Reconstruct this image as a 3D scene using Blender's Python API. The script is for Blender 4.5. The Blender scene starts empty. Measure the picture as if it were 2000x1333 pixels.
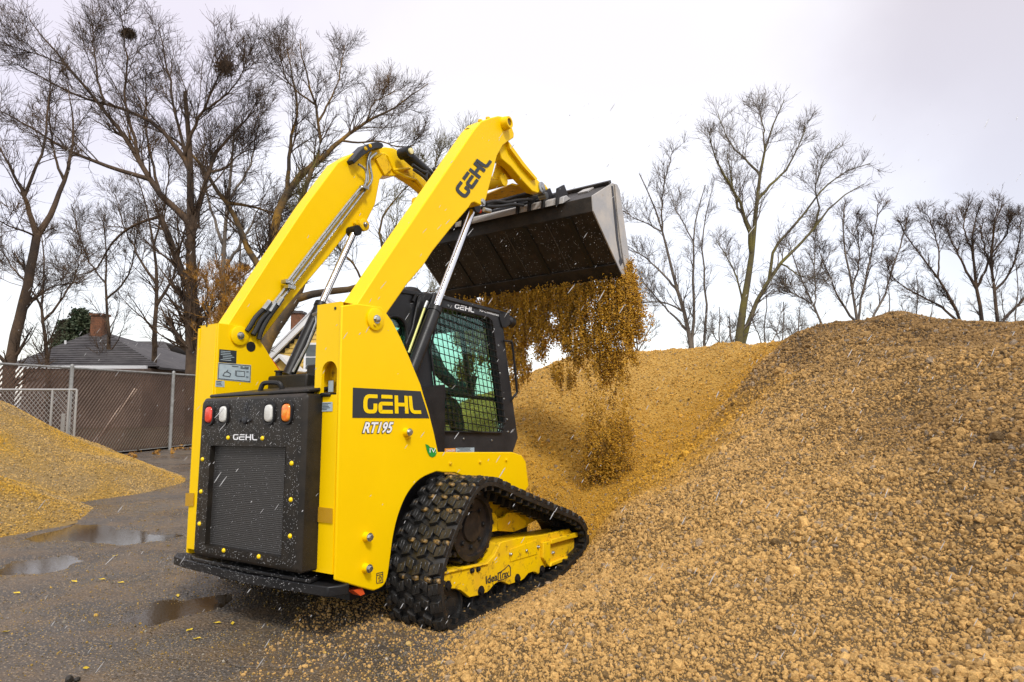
import bpy, bmesh, math, random
import numpy as np
from mathutils import Vector, Matrix
R_ = math.radians
SC = bpy.context.scene
SC.cycles.transparent_max_bounces = 16
# ------------------------------------------------------------------ camera, sky, sun
F_PX = 1230.0; CX, CY = 1000.0, 667.0; HOR = 785.0
PITCH = math.atan((HOR - CY) / F_PX); CAM_H = 1.205
cam_d = bpy.data.cameras.new('camera'); cam = bpy.data.objects.new('camera', cam_d)
SC.collection.objects.link(cam); SC.camera = cam
cam_d.sensor_width = 36; cam_d.lens = 36 * F_PX / 2000; cam_d.clip_start = .05; cam_d.clip_end = 2000
cam.location = (0, 0, CAM_H); cam.rotation_euler = (math.pi / 2 + PITCH, 0, 0)

SUN_EL, SUN_AZ = R_(50), R_(158)      # azimuth of the light's origin, from +Y clockwise
w = bpy.data.worlds.new('World'); SC.world = w; w.use_nodes = True
nt = w.node_tree; N = nt.nodes; Lk = nt.links; N.clear()
sky = N.new('ShaderNodeTexSky'); sky.sky_type = 'NISHITA'; sky.sun_disc = False
sky.sun_elevation = SUN_EL; sky.sun_rotation = -SUN_AZ
b1 = N.new('ShaderNodeBackground'); b1.inputs[1].default_value = .05
Lk.new(sky.outputs[0], b1.inputs[0])
tc = N.new('ShaderNodeTexCoord'); sx = N.new('ShaderNodeSeparateXYZ'); Lk.new(tc.outputs['Generated'], sx.inputs[0])
# overcast cloud layer: pale near the horizon, brighter overhead, soft cloud banks
rmp = N.new('ShaderNodeMapRange'); rmp.inputs[1].default_value = 0.0; rmp.inputs[2].default_value = 1.0
rmp.inputs[3].default_value = .49; rmp.inputs[4].default_value = .66
Lk.new(sx.outputs[2], rmp.inputs[0])
nz = N.new('ShaderNodeTexNoise'); nz.inputs['Scale'].default_value = 1.3; nz.inputs['Detail'].default_value = 4; nz.inputs['Roughness'].default_value = .45
mp = N.new('ShaderNodeMapping'); mp.inputs['Location'].default_value = (3.1, .4, .2); mp.inputs['Scale'].default_value = (1, 1, 1.6)
Lk.new(tc.outputs['Generated'], mp.inputs[0]); Lk.new(mp.outputs[0], nz.inputs['Vector'])
cr = N.new('ShaderNodeValToRGB'); cr.color_ramp.elements[0].position = .36; cr.color_ramp.elements[1].position = .56
cr.color_ramp.elements[0].color = (.91, .83, .79, 1); cr.color_ramp.elements[1].color = (1.0, .94, .895, 1)
Lk.new(nz.outputs['Fac'], cr.inputs[0])
# two broad lavender-grey cloud banks, one high on the right and one high on the left
geo_n = tc.outputs['Generated']; bank = None; prev = cr.outputs[0]
for dirv, lo_, hi_, colr in (((.80, .50, .42), .97, 1.10, (.66, .565, .53, 1)), ((-.62, .62, .62), .90, 1.02, (.80, .70, .71, 1))):
    dv = Vector(dirv).normalized(); dp = N.new('ShaderNodeVectorMath'); dp.operation = 'DOT_PRODUCT'; dp.inputs[1].default_value = dv
    wp_ = N.new('ShaderNodeVectorMath'); wp_.operation = 'ADD'; ns_ = N.new('ShaderNodeTexNoise'); ns_.inputs['Scale'].default_value = 3.5; ns_.inputs['Detail'].default_value = 5; Lk.new(geo_n, ns_.inputs['Vector'])
    sc_ = N.new('ShaderNodeVectorMath'); sc_.operation = 'SCALE'; sc_.inputs['Scale'].default_value = .16; Lk.new(ns_.outputs['Color'], sc_.inputs[0]); Lk.new(geo_n, wp_.inputs[0]); Lk.new(sc_.outputs[0], wp_.inputs[1]); Lk.new(wp_.outputs[0], dp.inputs[0])
    mr_ = N.new('ShaderNodeMapRange'); mr_.interpolation_type = 'SMOOTHSTEP'; mr_.inputs[1].default_value = lo_; mr_.inputs[2].default_value = hi_; Lk.new(dp.outputs['Value'], mr_.inputs[0])
    mx2 = N.new('ShaderNodeMix'); mx2.data_type = 'RGBA'; mx2.inputs[7].default_value = colr; Lk.new(mr_.outputs[0], mx2.inputs[0]); Lk.new(prev, mx2.inputs[6]); prev = mx2.outputs[2]
b2 = N.new('ShaderNodeBackground'); Lk.new(prev, b2.inputs[0]); Lk.new(rmp.outputs[0], b2.inputs[1])
ad = N.new('ShaderNodeAddShader'); wo = N.new('ShaderNodeOutputWorld')
Lk.new(b1.outputs[0], ad.inputs[0]); Lk.new(b2.outputs[0], ad.inputs[1]); Lk.new(ad.outputs[0], wo.inputs[0])
sd = bpy.data.lights.new('sun', 'SUN'); sd.energy = 1.5; sd.angle = R_(10); sd.color = (1.0, .97, .92)
sun = bpy.data.objects.new('sun', sd); SC.collection.objects.link(sun)
_d = Vector((math.sin(SUN_AZ) * math.cos(SUN_EL), math.cos(SUN_AZ) * math.cos(SUN_EL), math.sin(SUN_EL)))
sun.rotation_euler = _d.to_track_quat('Z', 'Y').to_euler()
SC.view_settings.view_transform = 'Standard'; SC.view_settings.look = 'None'
SC.view_settings.exposure = 0.80; SC.view_settings.gamma = 1; SC.view_settings.use_curve_mapping = False

# ------------------------------------------------------------------ measuring: view rays of the photograph
_fw = np.array([0, math.cos(PITCH), math.sin(PITCH)]); _up = np.array([0, -math.sin(PITCH), math.cos(PITCH)]); _rt = np.array([1., 0, 0])
def ray(x, y):
    v = _rt * (x - CX) + _up * (CY - y) + _fw * F_PX
    return v / np.linalg.norm(v)
def pw(x, y, d):                      # world point seen at (x, y) at distance d along +Y
    r = ray(x, y); p = r * d / r[1]; p[2] += CAM_H
    return p
# machine frame: X forward, Y left, Z up
_L = ray(-890, 848); _dx = (F_PX ** 2 + (848 - CY) * (831 - CY)) / (CX + 890)
_F = ray(CX + _dx, 831); _F = _F - _L * (_F @ _L); _F /= np.linalg.norm(_F); _U = np.cross(_F, _L)
MM = np.array([_F, _L, _U])
def _hit(x, y, n, d): r = ray(x, y); return r * d / (n @ r)
CM = np.array([0, -.47, .37]) - MM @ (_hit(601, 1113, _L, 1.0) * 2.7)     # camera in machine coordinates
def my(x, y, yy):
    r = MM @ ray(x, y); return CM + r * (yy - CM[1]) / r[1]
def mx(x, y, xx):
    r = MM @ ray(x, y); return CM + r * (xx - CM[0]) / r[0]
def mz(x, y, zz):
    r = MM @ ray(x, y); return CM + r * (zz - CM[2]) / r[2]
def m2w(p): return MM.T @ (np.array(p, float) - CM) + np.array([0, 0, CAM_H])
MROOT = Matrix(((_F[0], _L[0], _U[0], 0), (_F[1], _L[1], _U[1], 0), (_F[2], _L[2], _U[2], 0), (0, 0, 0, 1)))
MROOT.translation = Vector(m2w((0, 0, 0)))

# ------------------------------------------------------------------ materials
MATS = {}
def mat(name, col, rough=.5, metal=0., col2=None, vscale=6., vdet=6, vlo=.4, vhi=.6, bump=0., bscale=80., bdist=.01, coat=0., drops=0., dropscale=160., trans=0., ior=1.45, spec=.5, rvar=0., coord='Object', dirt=None, dscale=9., dlo=.55, dhi=.7, emit=0):
    if name in MATS: return MATS[name]
    m = bpy.data.materials.new(name); MATS[name] = m; m.use_nodes = True
    t = m.node_tree; n = t.nodes; l = t.links; p = n['Principled BSDF']
    p.inputs['Base Color'].default_value = (*col, 1); p.inputs['Roughness'].default_value = rough
    p.inputs['Metallic'].default_value = metal; p.inputs['Coat Weight'].default_value = coat; p.inputs['Coat Roughness'].default_value = .12
    p.inputs['Transmission Weight'].default_value = trans; p.inputs['IOR'].default_value = ior; p.inputs['Specular IOR Level'].default_value = spec
    tcn = n.new('ShaderNodeTexCoord'); co = tcn.outputs[coord]
    if coord == 'World':
        g = n.new('ShaderNodeNewGeometry'); co = g.outputs['Position']
    src = None
    if col2:
        z = n.new('ShaderNodeTexNoise'); z.inputs['Scale'].default_value = vscale; z.inputs['Detail'].default_value = vdet; z.inputs['Roughness'].default_value = .6
        l.new(co, z.inputs['Vector'])
        r = n.new('ShaderNodeMapRange'); r.inputs[1].default_value = vlo; r.inputs[2].default_value = vhi; l.new(z.outputs['Fac'], r.inputs[0])
        mx_ = n.new('ShaderNodeMix'); mx_.data_type = 'RGBA'; mx_.inputs[6].default_value = (*col, 1); mx_.inputs[7].default_value = (*col2, 1)
        l.new(r.outputs[0], mx_.inputs[0]); src = mx_.outputs[2]
        if rvar:
            rr = n.new('ShaderNodeMapRange'); rr.inputs[3].default_value = max(.03, rough - rvar); rr.inputs[4].default_value = min(1, rough + rvar)
            l.new(r.outputs[0], rr.inputs[0]); l.new(rr.outputs[0], p.inputs['Roughness'])
    if dirt:
        z = n.new('ShaderNodeTexNoise'); z.inputs['Scale'].default_value = dscale; z.inputs['Detail'].default_value = 9; z.inputs['Roughness'].default_value = .7
        l.new(co, z.inputs['Vector'])
        r = n.new('ShaderNodeMapRange'); r.inputs[1].default_value = dlo; r.inputs[2].default_value = dhi; l.new(z.outputs['Fac'], r.inputs[0])
        m2 = n.new('ShaderNodeMix'); m2.data_type = 'RGBA'; m2.inputs[7].default_value = (*dirt, 1)
        if src: l.new(src, m2.inputs[6])
        else: m2.inputs[6].default_value = (*col, 1)
        l.new(r.outputs[0], m2.inputs[0]); src = m2.outputs[2]
    if src: l.new(src, p.inputs['Base Color'])
    nrm = None
    if bump:
        z = n.new('ShaderNodeTexNoise'); z.inputs['Scale'].default_value = bscale; z.inputs['Detail'].default_value = 5
        l.new(co, z.inputs['Vector']); b = n.new('ShaderNodeBump'); b.inputs['Strength'].default_value = bump; b.inputs['Distance'].default_value = bdist
        l.new(z.outputs['Fac'], b.inputs['Height']); nrm = b
    if drops:                          # beads of rain standing on the surface
        v = n.new('ShaderNodeTexVoronoi'); v.inputs['Scale'].default_value = dropscale; l.new(co, v.inputs['Vector'])
        r = n.new('ShaderNodeMapRange'); r.inputs[1].default_value = .30; r.inputs[2].default_value = .0; r.inputs[3].default_value = 0; r.inputs[4].default_value = 1
        l.new(v.outputs['Distance'], r.inputs[0])
        wn = n.new('ShaderNodeMath'); wn.operation = 'GREATER_THAN'; wn.inputs[1].default_value = .6
        s3 = n.new('ShaderNodeSeparateColor'); l.new(v.outputs['Color'], s3.inputs[0]); l.new(s3.outputs[0], wn.inputs[0])
        mu = n.new('ShaderNodeMath'); mu.operation = 'MULTIPLY'; l.new(r.outputs[0], mu.inputs[0]); l.new(wn.outputs[0], mu.inputs[1])
        b = n.new('ShaderNodeBump'); b.inputs['Strength'].default_value = drops; b.inputs['Distance'].default_value = .004
        l.new(mu.outputs[0], b.inputs['Height'])
        if nrm: l.new(nrm.outputs[0], b.inputs['Normal'])
        nrm = b
    if nrm: l.new(nrm.outputs[0], p.inputs['Normal'])
    if emit:
        p.inputs['Emission Color'].default_value = (*col, 1); p.inputs['Emission Strength'].default_value = emit
    return m

# ------------------------------------------------------------------ mesh building
class MB:
    def __init__(s): s.v = []; s.f = []; s.sm = []
    def add(s, vs, fs, smooth=False):
        o = len(s.v); s.v.extend([tuple(map(float, p)) for p in vs]); s.f.extend([tuple(i + o for i in f) for f in fs]); s.sm.extend([smooth] * len(fs)); return s
    def box(s, a, b):
        x0, y0, z0 = a; x1, y1, z1 = b
        if x0 > x1: x0, x1 = x1, x0
        if y0 > y1: y0, y1 = y1, y0
        if z0 > z1: z0, z1 = z1, z0
        return s.add([(x0,y0,z0),(x1,y0,z0),(x1,y1,z0),(x0,y1,z0),(x0,y0,z1),(x1,y0,z1),(x1,y1,z1),(x0,y1,z1)],
              [(0,3,2,1),(4,5,6,7),(0,1,5,4),(1,2,6,5),(2,3,7,6),(3,0,4,7)])
    def hexa(s, c8): return s.add(c8, [(0,3,2,1),(4,5,6,7),(0,1,5,4),(1,2,6,5),(2,3,7,6),(3,0,4,7)])
    def prism(s, pts, off, cap=True):          # closed 3D planar polygon swept by vector off
        n = len(pts); P = [np.array(p, float) for p in pts]; off = np.array(off, float)
        nn = sum(np.cross(P[i], P[(i + 1) % n]) for i in range(n))
        if nn @ off > 0: P = P[::-1]
        vs = P + [p + off for p in P]
        fs = [tuple(range(n)), tuple(range(2 * n - 1, n - 1, -1))] if cap else []
        fs += [(i, i + n, (i + 1) % n + n, (i + 1) % n) for i in range(n)]
        return s.add(vs, fs)
    def tube(s, pts, r, seg=10, cap=True, sm=True):
        P = np.array(pts, float); n = len(P); rr = np.array(r, float) * np.ones(n)
        T = np.zeros_like(P); T[1:-1] = P[2:] - P[:-2]; T[0] = P[1] - P[0]; T[-1] = P[-1] - P[-2]
        T /= np.linalg.norm(T, axis=1)[:, None] + 1e-12
        a = np.cross(T[0], (0, 0, 1.)); 
        if np.linalg.norm(a) < .1: a = np.cross(T[0], (1., 0, 0))
        a /= np.linalg.norm(a); vs = []
        for i in range(n):
            a = a - T[i] * (a @ T[i]); a /= np.linalg.norm(a); b = np.cross(T[i], a)
            for k in range(seg):
                t = 2 * math.pi * k / seg; vs.append(P[i] + rr[i] * (math.cos(t) * a + math.sin(t) * b))
        fs = [(i*seg+k, i*seg+(k+1)%seg, (i+1)*seg+(k+1)%seg, (i+1)*seg+k) for i in range(n-1) for k in range(seg)]
        s.add(vs, fs, sm)
        if cap: o = len(s.v) - n * seg; s.f += [tuple(o + k for k in range(seg))[::-1], tuple(o + (n-1)*seg + k for k in range(seg))]; s.sm += [False, False]
        return s
    def cyl(s, p, q, r, seg=16, r2=None): return s.tube([p, q], [r, r if r2 is None else r2], seg)
    def lathe(s, c, ax, prof, seg=28):          # prof: (distance along ax, radius)
        c = np.array(c, float); ax = np.array(ax, float); ax /= np.linalg.norm(ax)
        a = np.cross(ax, (0, 0, 1.)); 
        if np.linalg.norm(a) < .1: a = np.cross(ax, (1., 0, 0))
        a /= np.linalg.norm(a); b = np.cross(ax, a); vs = []
        for d, r in prof:
            for k in range(seg):
                t = 2 * math.pi * k / seg; vs.append(c + ax * d + r * (math.cos(t) * a + math.sin(t) * b))
        n = len(prof)
        fs = [(i*seg+k, i*seg+(k+1)%seg, (i+1)*seg+(k+1)%seg, (i+1)*seg+k) for i in range(n-1) for k in range(seg)]
        fs += [tuple(range(seg))[::-1], tuple((n-1)*seg + k for k in range(seg))]
        return s.add(vs, fs, True)
    def build(s, name, m=None, parent=None, bevel=0., seg=2, ang=35, **props):
        me = bpy.data.meshes.new(name); me.from_pydata(s.v, [], s.f); 
        if m: me.materials.append(m)
        me.polygons.foreach_set('use_smooth', [True] * len(s.f) if bevel or any(s.sm) else [False] * len(s.f))
        me.update(); me.set_sharp_from_angle(angle=R_(ang))
        o = bpy.data.objects.new(name, me); SC.collection.objects.link(o)
        if parent: o.parent = parent
        if bevel:
            b = o.modifiers.new('bevel', 'BEVEL'); b.width = bevel; b.segments = seg; b.limit_method = 'ANGLE'; b.angle_limit = R_(30); b.harden_normals = False
        for k, v in props.items(): o[k] = v
        return o
def empty(name, loc=(0, 0, 0), **props):
    o = bpy.data.objects.new(name, None); SC.collection.objects.link(o); o.location = loc; o.empty_display_size = .2
    for k, v in props.items(): o[k] = v
    return o
def share(o, name, parent, loc=None, mtx=None):
    c = o.copy(); SC.collection.objects.link(c); c.name = name; c.parent = parent
    if loc is not None: c.location = loc
    if mtx is not None: c.matrix_local = mtx
    return c
def smooth_poly(pts, closed=True, n=6):        # Catmull-Rom through points
    P = [np.array(p, float) for p in pts]; m = len(P); out = []
    rng = range(m) if closed else range(m - 1)
    for i in rng:
        if closed: a, b, c, d = P[(i-1) % m], P[i], P[(i+1) % m], P[(i+2) % m]
        else: a, b, c, d = P[max(i-1, 0)], P[i], P[i+1], P[min(i+2, m-1)]
        for k in range(n):
            t = k / n; out.append(.5 * ((2*b) + (c-a)*t + (2*a-5*b+4*c-d)*t*t + (3*b-a-3*c+d)*t**3))
    if not closed: out.append(P[-1])
    return out
def arc_round(pts, rad, n=4):                  # round every corner of a polygon with 3D points
    P = [np.array(p, float) for p in pts]; m = len(P); out = []
    for i in range(m):
        a, b, c = P[i-1], P[i], P[(i+1) % m]; r = rad[i] if hasattr(rad, '__len__') else rad
        if r <= 0: out.append(b); continue
        u = a - b; v = c - b; lu, lv = np.linalg.norm(u), np.linalg.norm(v); r = min(r, lu*.48, lv*.48); u = u/lu*r; v = v/lv*r
        for k in range(n + 1):
            t = k / n; out.append((1-t)**2 * (b+u) + 2*t*(1-t) * b + t*t * (b+v))
    return out
# decals: strokes and type laid on a quad of four 3D corners (top-left, top-right, bottom-right, bottom-left), lifted along nrm
def bil(q, s, t):                              # s to the right, t up
    tl, tr, br, bl = q; return (bl*(1-s) + br*s) * (1-t) + (tl*(1-s) + tr*s) * t
def quad(pxs, f, k): return [f(x, y, k) for x, y in pxs]
def stroke_mesh(strokes, wd, q, nrm, aspect, lift=.003):
    mb = MB(); nrm = np.array(nrm, float)
    for j, st in enumerate(strokes):
        P = np.array(st, float); P[:, 0] *= aspect
        n = len(P); T = np.zeros_like(P); T[0] = P[1]-P[0]; T[-1] = P[-1]-P[-2]; sc = np.ones(n)
        for i in range(1, n-1):
            a = P[i]-P[i-1]; b = P[i+1]-P[i]; a /= np.linalg.norm(a); b /= np.linalg.norm(b); T[i] = a+b; sc[i] = min(1.5, 1/max(.5, np.linalg.norm(a+b)/2))
        T /= np.linalg.norm(T, axis=1)[:, None]; Nn = np.stack([-T[:, 1], T[:, 0]], 1) * sc[:, None] * wd / 2
        A = P + Nn; B = P - Nn; A[:, 0] /= aspect; B[:, 0] /= aspect
        lf = lift + j * .0003
        vs = [bil(q, *p) + nrm * lf for p in A] + [bil(q, *p) + nrm * lf for p in B]
        mb.add(vs, [(i, i+1, n+i+1, n+i) for i in range(n-1)])
    return mb
def rc(pts, r=.22, n=5):                       # round the inner corners of an open 2D polyline
    P = [np.array(p, float) for p in pts]; out = [P[0]]
    for i in range(1, len(P)-1):
        a, b, c = P[i-1], P[i], P[i+1]; u = a-b; v = c-b; k0 = min(r, np.linalg.norm(u)*.49, np.linalg.norm(v)*.49)
        u = u/np.linalg.norm(u)*k0; v = v/np.linalg.norm(v)*k0
        for k in range(n+1): t = k/n; out.append((1-t)**2*(b+u)+2*t*(1-t)*b+t*t*(b+v))
    out.append(P[-1]); return out
def gehl_strokes():                            # four letters in a unit square, stroke about .2 of the height
    S = []; W = [0, .27, .545, .80]; e = .09
    g = lambda x0, pts, r=.22: S.append([(x0 + p[0]*.20/1., p[1]) for p in rc(pts, r)])
    hi, lo = 1-e, e
    g(0.025, [(1.0, hi), (.0, hi), (.0, lo), (.82, lo), (.82, .52)], .34)
    g(W[1], [(.1, hi), (1.08, hi)])
    g(W[1], [(1.08, .53), (.08, .53), (.0, .45), (.0, lo), (1.05, lo)], .1)
    g(W[2], [(.05, 1), (.0, 0)]); g(W[2], [(.05, .5), (.9, .5)]); g(W[2], [(.95, 1), (.9, 0)])
    g(W[3]+.005, [(.05, 1), (.05, lo), (.95, lo)], .3)
    return S
def gehl(name, q, nrm, m, parent, aspect=3.1, wd=.19, lift=.003):
    o = stroke_mesh(gehl_strokes(), wd, q, nrm, aspect, lift).build(name, m, parent)
    return o
def type_mesh(name, text, q, nrm, m, parent, off=0., shear=0., lift=.003, box=None):
    cu = bpy.data.curves.new('t', 'FONT'); cu.body = text; cu.offset = 0; cu.shear = shear; cu.size = 1; cu.resolution_u = 3
    o = bpy.data.objects.new('t', cu); SC.collection.objects.link(o)
    def grab():
        dg = bpy.context.evaluated_depsgraph_get(); dg.update(); me = bpy.data.meshes.new_from_object(o.evaluated_get(dg)); return me
    me = grab(); co = np.array([v.co[:2] for v in me.vertices]); mn, mxx = co.min(0), co.max(0)
    if off:
        cu.offset = off; o.data.update_tag(); bpy.context.view_layer.update(); me = grab(); co = np.array([v.co[:2] for v in me.vertices])
    co = (co - mn) / (mxx - mn); nrm = np.array(nrm, float)
    mb = MB().add([bil(q, *p) + nrm * lift for p in co], [tuple(p.vertices) for p in me.polygons])
    bpy.data.objects.remove(o); bpy.data.curves.remove(cu)
    return mb.build(name, m, parent)
# ================================================================== COMPACT TRACK LOADER
YEL = mat('yellow_paint', (.90, .58, .0), rough=.40, col2=(.85, .53, .0), vscale=2.2, vlo=.3, vhi=.8, spec=.22, coat=.0, bump=.03, bscale=600, bdist=.002, drops=.25, dropscale=130, dirt=(.50, .30, .02), dscale=60, dlo=.72, dhi=.80)
YELD = mat('dusty_yellow_paint', (.86, .55, .0), rough=.5, col2=(.70, .40, .02), vscale=5, vlo=.4, vhi=.75, spec=.25, bump=.1, bscale=200, bdist=.002, dirt=(.16, .085, .02), dscale=18, dlo=.54, dhi=.68)
BLK = mat('wet_black_plastic', (.012, .010, .008), rough=.42, col2=(.022, .017, .012), vscale=12, spec=.35, coat=.0, drops=.9, dropscale=170, bump=.12, bscale=500, bdist=.002)
BLK2 = mat('black_steel', (.010, .010, .011), rough=.4, col2=(.018, .017, .017), spec=.35, vscale=8, drops=.5, dropscale=150)
CABM = mat('cab_grey_black', (.016, .017, .019), rough=.45, col2=(.028, .028, .03), spec=.4, vscale=5, bump=.1, bscale=400, bdist=.002, drops=.5, dropscale=150)
BUCK = mat('bucket_steel', (.016, .0135, .012), rough=.5, spec=.35, col2=(.032, .025, .020), vscale=9, bump=.25, bscale=120, bdist=.003, drops=.6, dropscale=90, dirt=(.09, .05, .025), dscale=5, dlo=.58, dhi=.82)
BUCKS = mat('bucket_side_steel', (.36, .35, .34), rough=.42, metal=.0, col2=(.46, .42, .37), vscale=5, bump=.15, bscale=160, bdist=.002, drops=.6, dropscale=80, dirt=(.30, .20, .10), dscale=7, dlo=.60, dhi=.80)
CHR = mat('chrome', (.75, .75, .76), rough=.12, metal=1)
ZNC = mat('zinc', (.48, .49, .48), rough=.3, metal=.9, col2=(.35, .36, .35), vscale=30)
RUB = mat('wet_rubber', (.012, .012, .012), rough=.33, col2=(.022, .021, .02), vscale=20, bump=.35, bscale=120, bdist=.004, drops=.7, dropscale=110, dirt=(.12, .075, .03), dscale=14, dlo=.62, dhi=.72)
RUBM = mat('muddy_rubber', (.02, .018, .015), rough=.45, col2=(.30, .18, .05), vscale=22, vlo=.48, vhi=.62, bump=.6, bscale=90, bdist=.006)
HOSE = mat('hose_rubber', (.015, .015, .015), rough=.5, bump=.5, bscale=300, bdist=.002)
DEC = mat('decal_charcoal', (.028, .032, .038), rough=.4)
WHT = mat('decal_white', (.80, .80, .80), rough=.35)
DECY = mat('decal_yellow', (.88, .60, .0), rough=.3)
GRY = mat('decal_silver', (.42, .50, .53), rough=.4, col2=(.36, .44, .48), vscale=30)
INK = mat('decal_ink', (.03, .03, .035), rough=.5)
REF = mat('reflector_amber', (.50, .27, .01), rough=.3, bump=.8, bscale=400, bdist=.003)
ORG = mat('orange_red_paint', (.65, .09, .02), rough=.35)
def thin_glass(name, tint):
    m = bpy.data.materials.new(name); m.use_nodes = True; t = m.node_tree; n = t.nodes; l = t.links; n.remove(n['Principled BSDF']); o = n['Material Output']
    a = n.new('ShaderNodeBsdfTransparent'); a.inputs[0].default_value = (*tint, 1); g = n.new('ShaderNodeBsdfGlossy'); g.inputs['Roughness'].default_value = .04; g.inputs['Color'].default_value = (.8, 1, .93, 1)
    f0 = n.new('ShaderNodeLayerWeight'); f0.inputs[0].default_value = .5; f1 = n.new('ShaderNodeMath'); f1.operation = 'POWER'; f1.inputs[1].default_value = 4; l.new(f0.outputs['Facing'], f1.inputs[0]); f = n.new('ShaderNodeMapRange'); f.inputs[3].default_value = .07; f.inputs[4].default_value = .7; l.new(f1.outputs[0], f.inputs[0]); x = n.new('ShaderNodeMixShader'); l.new(f.outputs[0], x.inputs[0]); l.new(a.outputs[0], x.inputs[1]); l.new(g.outputs[0], x.inputs[2]); l.new(x.outputs[0], o.inputs[0]); return m
GLS = thin_glass('tinted_glass', (.72, .93, .86))
RED = mat('red_lens', (.75, .05, .02), rough=.18, coat=.6, bump=.5, bscale=90, bdist=.004)
AMB = mat('orange_lens', (.85, .16, .01), rough=.18, coat=.6, bump=.5, bscale=90, bdist=.004, col2=(.85, .32, .02), vscale=40)
CLR = mat('clear_lens', (.62, .61, .56), rough=.15, coat=.7, bump=.6, bscale=120, bdist=.004)
# perforated grille: a fine grid of holes
def grille_mat():
    m = bpy.data.materials.new('perforated_screen'); m.use_nodes = True; t = m.node_tree; n = t.nodes; l = t.links; p = n['Principled BSDF']
    c = n.new('ShaderNodeTexCoord'); mp = n.new('ShaderNodeMapping'); mp.inputs['Scale'].default_value = (100, 100, 100); l.new(c.outputs['Object'], mp.inputs[0])
    v = n.new('ShaderNodeTexVoronoi'); v.inputs['Scale'].default_value = 1; v.inputs['Randomness'].default_value = .0; l.new(mp.outputs[0], v.inputs['Vector'])
    sp = n.new('ShaderNodeSeparateXYZ'); l.new(mp.outputs[0], sp.inputs[0])
    r = n.new('ShaderNodeMapRange'); r.inputs[1].default_value = .36; r.inputs[2].default_value = .46; l.new(v.outputs['Distance'], r.inputs[0])
    mx_ = n.new('ShaderNodeMix'); mx_.data_type = 'RGBA'; mx_.inputs[6].default_value = (.003, .003, .003, 1); mx_.inputs[7].default_value = (.055, .052, .05, 1)
    l.new(r.outputs[0], mx_.inputs[0]); l.new(mx_.outputs[2], p.inputs['Base Color'])
    b = n.new('ShaderNodeBump'); b.inputs['Strength'].default_value = .8; b.inputs['Distance'].default_value = .003; l.new(r.outputs[0], b.inputs['Height']); l.new(b.outputs[0], p.inputs['Normal'])
    p.inputs['Roughness'].default_value = .4; return m
GRI = grille_mat()

ldr = empty('compact_track_loader', label='yellow and black compact track loader tipping gravel from its raised bucket', category='track loader')
ldr.matrix_world = MROOT
YO, YI = -.67, -.47          # outer and inner face of the right tower
LO, LI = .655, .445          # the same on the left
NR = (0, -1, 0); NB = (-1, 0, 0)
def P2(pts, yy): return [my(x, y, yy) for x, y in pts]

# ---- towers
# side plate of the right tower with the fender over the track in one sheet
side_px = [(668,598), (697,594), (745,600), (756,614), (767,629), (783,661), (798,694), (809,721), (822,752), (827,770), (837,802), (848,846), (856,884), (1001,884), (1019,890), (1027,902)]
arch_px = [(853,922), (822,936), (797,964), (780,1002), (769,1045), (762,1095), (757,1128), (749,1145), (735,1153), (722,1153), (655,1134)]
arch3 = smooth_poly(P2(arch_px, YO), False, 4)
fend = [my(1033,950,YO)] + [np.array((q_[0], YO, q_[2]+.040)) for q_ in (my(x_, y_, -.985) for x_, y_ in ((1090,994),(1033,970),(993,951),(970,941),(948,941)))]
side = P2(side_px, YO) + fend + arch3
m = MB().prism(side, (0, .018, 0)); 
rear = [(0, YI, my(601,1113,YI)[2]), (0, YI, 1.728), (0, YI - .03, 1.738), (0, YO, 1.716), (0, YO, my(655,1134,YO)[2])]
rt = m.build('side_tower', YEL, ldr, bevel=.006)
# rear face of the tower, with the arched hand hole
hz0, hz1 = mx(627,773,0)[2], mx(645,706,0)[2]; hy0, hy1 = mx(657,760,0)[1], mx(627,760,0)[1]
zc = hz1 - (hy1 - hy0) / 2
archp = [(hy1, hz0)] + [((hy0+hy1)/2 + (hy1-hy0)/2*math.cos(t), zc + (hy1-hy0)/2*math.sin(t)) for t in np.linspace(0, math.pi, 13)] + [(hy0, hz0)]
zt, zb = 1.735, .366
m = MB()
def yz(y, z): return (0.001, y, z)
yA, yB = YI, YO + .0185
hm = (hy0 + hy1) / 2
m.prism([yz(yA, zb), yz(yB, zb), yz(yB, hz0), yz(yA, hz0)], (.018, 0, 0))
half = [p for p in archp if p[0] >= hm - 1e-6]; m.prism([yz(yA, hz0)] + [yz(*p) for p in half] + [yz(hm, zt), yz(yA, zt)], (.018, 0, 0))
half = [p for p in archp if p[0] <= hm + 1e-6][::-1]; m.prism([yz(yB, hz0)] + [yz(*p) for p in half] + [yz(hm, zt), yz(yB, zt)], (.018, 0, 0))
m.prism([(.001, yA, zt), (.001, yB, zt), (.001, yB, zt + .001), (.001, yA, zt + .001)], (.1, 0, 0))
m.build('tower_rear_plate', YEL, ldr)
# inside of the hand hole
m = MB(); m.box((.019, hy0 - .02, hz0 - .02), (.075, hy0 - .005, hz1 + .02)); m.box((.075, hy0 - .02, hz0 - .02), (.085, hy1 + .02, hz1 + .02)); m.box((.019, hy0 - .02, hz0 - .028), (.085, hy1 + .02, hz0 - .02))
m.build('recess', YELD, ldr)
c = mx(641, 766, .02); MB().box((-.012, c[1]-.045, c[2]-.028), (.06, c[1]+.032, c[2]-.006)).build('door_latch', BLK2, ldr, bevel=.008)
MB().box((.045, c[1]-.005, c[2]), (.05, c[1]+.03, c[2]+.06)).build('latch_sticker', GRY, ldr)
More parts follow.
